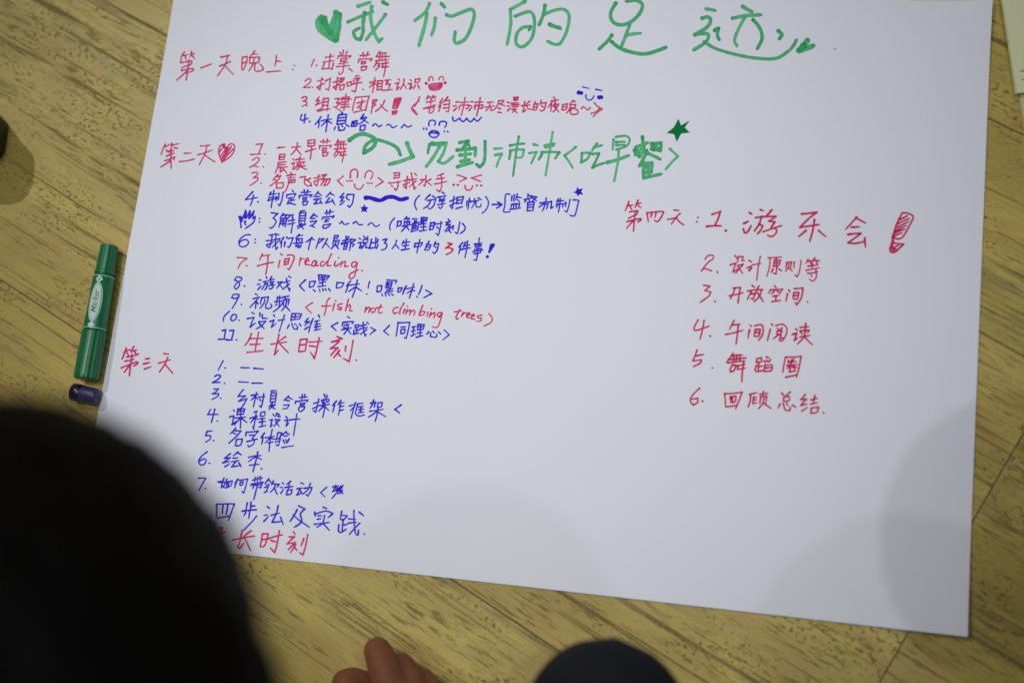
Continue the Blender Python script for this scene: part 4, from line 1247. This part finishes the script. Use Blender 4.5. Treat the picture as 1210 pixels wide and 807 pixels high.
# ------------------------------------------------------------------ people
def ico(sub):
    b = bmesh.new()
    bmesh.ops.create_icosphere(b, subdivisions=sub, radius=1)
    v = np.array([q.co[:] for q in b.verts])
    f = np.array([[q.index for q in p.verts] for p in b.faces])
    b.free()
    return v, f


ICO2, ICO3, ICO4 = ico(2), ico(3), ico(4)


def blob(caps, voxel, smooth=4, extra=None):
    """one continuous surface round a set of tapered limbs (p, r, q, s)"""
    vs, fs, n0 = [], [], 0
    for p, r, q, s in caps:
        p, q = Vector(p), Vector(q)
        L = (q - p).length
        n = max(1, int(math.ceil(L / (min(r, s) * 0.35))))
        for i in range(n + 1):
            t = i / n
            I = ICO3 if r > 0.035 else ICO2
            vs.append(I[0] * (r + (s - r) * t) + np.array(p.lerp(q, t)))
            fs.append(I[1] + n0)
            n0 += len(I[0])
    for c, rad, rot in (extra or []):
        vs.append((ICO4[0] * np.array(rad)) @ np.array(rot).T + np.array(c))
        fs.append(ICO4[1] + n0)
        n0 += len(ICO4[0])
    me = bpy.data.meshes.new('tmp')
    me.from_pydata(np.concatenate(vs).tolist(), [], np.concatenate(fs).tolist())
    o = link('tmp', me)
    rm = o.modifiers.new('r', 'REMESH')
    rm.mode = 'VOXEL'
    rm.voxel_size = voxel
    sm = o.modifiers.new('s', 'SMOOTH')
    sm.iterations = smooth
    sm.factor = 0.5
    out = bpy.data.meshes.new_from_object(o.evaluated_get(bpy.context.evaluated_depsgraph_get()))
    bpy.data.objects.remove(o)
    for p in out.polygons:
        p.use_smooth = True
    return out


def wrinkle(me, amp, sc):
    co = [(v.co.copy(), v.normal.copy()) for v in me.vertices]
    me.vertices.foreach_set('co', np.array([c + n * amp * noise.noise(c * sc) for c, n in co], np.float32).ravel())
    me.update()


def part(name, me, m, parent):
    me.name = name
    me.materials.clear()
    me.materials.append(m)
    return link(name, me, parent)


def finger(path, r0, r1):
    n = len(path) - 1
    out = []
    for i in range(n):
        out.append((path[i], r0 + (r1 - r0) * i / n, path[i + 1], r0 + (r1 - r0) * (i + 1) / n))
    return out


def person(label, J, shirt, loc):
    root = thing('person', label, 'person')
    V = {k: Vector(v) for k, v in J.items() if k not in ('hand_r', 'look')}
    look = Vector(J['look']).normalized()
    side = Vector((look.y, -look.x, 0)).normalized()
    upv = side.cross(look).normalized()
    rot = Matrix((side, look, upv)).transposed()
    hc = V['head']
    body = [(V['hip'], 0.12, V['chest'], 0.115), (V['chest'], 0.10, V['neck'], 0.055), (V['neck'], 0.05, hc - upv * 0.04, 0.052),
            (V['sh_l'], 0.048, V['sh_r'], 0.048)]
    legs = []
    for s in 'lr':
        body += [(V['sh_' + s], 0.046, V['el_' + s], 0.036), (V['el_' + s], 0.035, V['wr_' + s], 0.024)]
        lg = [(V['hip'] + side * (0.08 if s == 'r' else -0.08), 0.085, V['kn_' + s], 0.053), (V['kn_' + s], 0.050, V['an_' + s], 0.036)]
        legs += lg
        body += [(a, r - 0.010, b, q - 0.010) for a, r, b, q in lg]
        toe = V['an_' + s] + look.cross(Vector((0, 0, 1))).cross(Vector((0, 0, -1))).normalized() * 0.0
        fwd = Vector((look.x, look.y, 0)).normalized()
        body += [(V['an_' + s] + Vector((0, 0, -0.028)), 0.030, V['an_' + s] + fwd * 0.11 + Vector((0, 0, -0.036)), 0.022)]
    # head with jaw, nose, ears
    ell = [(hc, (0.073, 0.092, 0.105), rot)]
    body += [(hc + look * 0.045 - upv * 0.055, 0.045, hc + look * 0.06 - upv * 0.085, 0.026),
             (hc + look * 0.088 + upv * 0.005, 0.008, hc + look * 0.105 - upv * 0.022, 0.012),
             (hc + side * 0.074 + upv * 0.01, 0.013, hc + side * 0.078 - upv * 0.02, 0.009),
             (hc - side * 0.074 + upv * 0.01, 0.013, hc - side * 0.078 - upv * 0.02, 0.009)]
    hands = []
    if 'hand_r' in J:
        hands += J['hand_r']
    for s in 'lr':
        if s == 'r' and 'hand_r' in J:
            continue
        w_ = V['wr_' + s]
        d = (w_ - V['el_' + s]).normalized()
        d = Vector((d.x, d.y, d.z * 0.3)).normalized()
        ss = Vector((d.y, -d.x, 0)).normalized() * (1 if s == 'r' else -1)
        hands.append((w_, 0.022, w_ + d * 0.06, 0.026))
        for k, ln in enumerate((0.058, 0.066, 0.062, 0.050)):
            b0 = w_ + d * 0.075 + ss * (0.030 - 0.020 * (3 - k)) * 1.0
            hands += finger([w_ + d * 0.03, b0, b0 + d * ln * 0.5 + Vector((0, 0, -0.006)), b0 + d * ln * 0.85 + Vector((0, 0, -0.022))], 0.010, 0.0075)
        tb = w_ - ss * 0.022 + d * 0.02
        hands += finger([tb, tb - ss * 0.022 + d * 0.03, tb - ss * 0.024 + d * 0.058], 0.012, 0.009)
    part('body', blob(body + hands, 0.0032, 2, ell), M['skin'], root)
    em = mat('eye_dark', (0.03, 0.02, 0.015), 0.2)
    for sg in (-1, 1):
        eyes = bmesh.new()
        bmesh.ops.create_uvsphere(eyes, u_segments=12, v_segments=8, radius=0.011, matrix=Matrix.Translation(hc + look * 0.079 + side * 0.030 * sg + upv * 0.008))
        obj('eye', eyes, em, root, True)
    tr = blob([(V['hip'] - Vector((0, 0, 0.0)), 0.132, V['hip'] + (V['chest'] - V['hip']) * 0.22, 0.128)] + [(a, r + 0.006, b, q + 0.008) for a, r, b, q in legs], 0.008, 24)
    wrinkle(tr, 0.0025, 16)
    part('trousers', tr, M['denim'], root)
    shc = [(V['hip'] + (V['chest'] - V['hip']) * 0.12, 0.135, V['chest'], 0.128), (V['chest'], 0.112, V['neck'], 0.060), (V['sh_l'], 0.060, V['sh_r'], 0.060)]
    for s in 'lr':
        shc += [(V['sh_' + s], 0.060, V['sh_' + s].lerp(V['el_' + s], 0.75), 0.052)]
    sh = blob(shc, 0.008, 6)
    wrinkle(sh, 0.008, 14)
    part('shirt', sh, shirt, root)
    hr = blob([], 0.004, 1, [(hc - look * 0.012 + upv * 0.016, (0.103, 0.106, 0.106), rot)])
    out = []
    for c, n in [(v.co.copy(), v.normal.copy()) for v in hr.vertices]:
        rel = c - hc
        if rel.dot(look) > 0.03 and rel.dot(upv) < 0.055:
            c -= look * 0.055 * min(1.0, (rel.dot(look) - 0.03) / 0.03) * min(1.0, (0.055 - rel.dot(upv)) / 0.03)
        if rel.dot(upv) < -0.055:
            c -= n * min(0.05, (-0.055 - rel.dot(upv)) * 1.2)
        out.append(c + n * (0.002 * noise.noise(c * 22) + 0.002 * noise.noise(c * 110)))
    hr.vertices.foreach_set('co', np.array(out, np.float32).ravel())
    hr.update()
    part('hair', hr, M['hair'], root)
    return root


# hand of the front person: a loose fist with the index knuckle forward
def q(u, v, z):
    return at(u, v, z)


HZ = 0.045
wr = q(505, 905, 0.06)
hand = [(wr, 0.026, q(485, 862, 0.052), 0.032), (wr, 0.024, q(524, 866, 0.050), 0.026), (q(474, 845, 0.054), 0.020, q(530, 860, 0.044), 0.018),
        (wr, 0.022, q(446, 872, 0.046), 0.020), (q(446, 872, 0.046), 0.020, q(474, 845, 0.050), 0.018)]
hand += finger([q(476, 838, 0.056), q(458, 800, 0.058), q(446, 768, 0.050)], 0.0195, 0.0128)      # index to the bent joint
hand += finger([q(446, 768, 0.050), q(445, 774, 0.028), q(452, 788, 0.013)], 0.0112, 0.0088)
hand += finger([q(503, 846, 0.050), q(487, 810, 0.050), q(475, 785, 0.040)], 0.0165, 0.0112)
hand += finger([q(475, 785, 0.040), q(477, 792, 0.024), q(482, 804, 0.011)], 0.0105, 0.0082)
hand += finger([q(526, 854, 0.043), q(512, 822, 0.042), q(498, 801, 0.032)], 0.0150, 0.0105)
hand += finger([q(498, 801, 0.032), q(500, 808, 0.020), q(505, 818, 0.010)], 0.0098, 0.0078)
hand += finger([q(540, 862, 0.040), q(526, 836, 0.038), q(511, 817, 0.030)], 0.0140, 0.0102)
hand += finger([q(511, 817, 0.030), q(515, 825, 0.018), q(522, 834, 0.009)], 0.0090, 0.0072)
hand += finger([q(448, 882, 0.045), q(418, 850, 0.036), q(409, 807, 0.030)], 0.0200, 0.0140)      # thumb
hand += finger([q(409, 807, 0.030), q(418, 803, 0.026), q(431, 806, 0.022)], 0.0138, 0.0105)

hd = at(-8, 868, 0.78)
person('person crouching at the lower left, black hair from above, fist on the floor',
       dict(head=hd, neck=hd + Vector((0.02, -0.13, -0.09)), chest=hd + Vector((0.03, -0.25, -0.17)), hip=(0.0, -0.86, 0.22), look=(0.1, 0.75, -0.65),
            sh_l=hd + Vector((-0.15, -0.19, -0.13)), sh_r=hd + Vector((0.19, -0.20, -0.14)),
            el_l=(-0.38, -0.64, 0.34), wr_l=(-0.30, -0.52, 0.30), el_r=(0.01, -0.66, 0.26), wr_r=wr,
            kn_l=(-0.24, -0.52, 0.25), an_l=(-0.22, -0.72, 0.08), kn_r=at(717, 857, 0.28), an_r=(0.20, -0.62, 0.08), hand_r=hand),
       M['shirt'], None)
h2 = Vector((0.537, -0.213, 0.64))
person('person in grey crouching just beyond the lower right corner of the sheet',
       dict(head=h2, neck=h2 + Vector((0.08, -0.10, -0.09)), chest=h2 + Vector((0.17, -0.20, -0.17)), hip=(0.98, -0.82, 0.22), look=(-0.55, 0.5, -0.65),
            sh_l=h2 + Vector((-0.02, -0.26, -0.13)), sh_r=h2 + Vector((0.25, -0.02, -0.13)),
            el_l=(0.56, -0.66, 0.30), wr_l=(0.56, -0.52, 0.22), el_r=(0.90, -0.34, 0.32), wr_r=(0.78, -0.26, 0.24),
            kn_l=(0.60, -0.56, 0.20), an_l=(0.72, -0.78, 0.08), kn_r=(0.86, -0.32, 0.20), an_r=(1.02, -0.52, 0.08)),
       M['shirt_grey'], None)
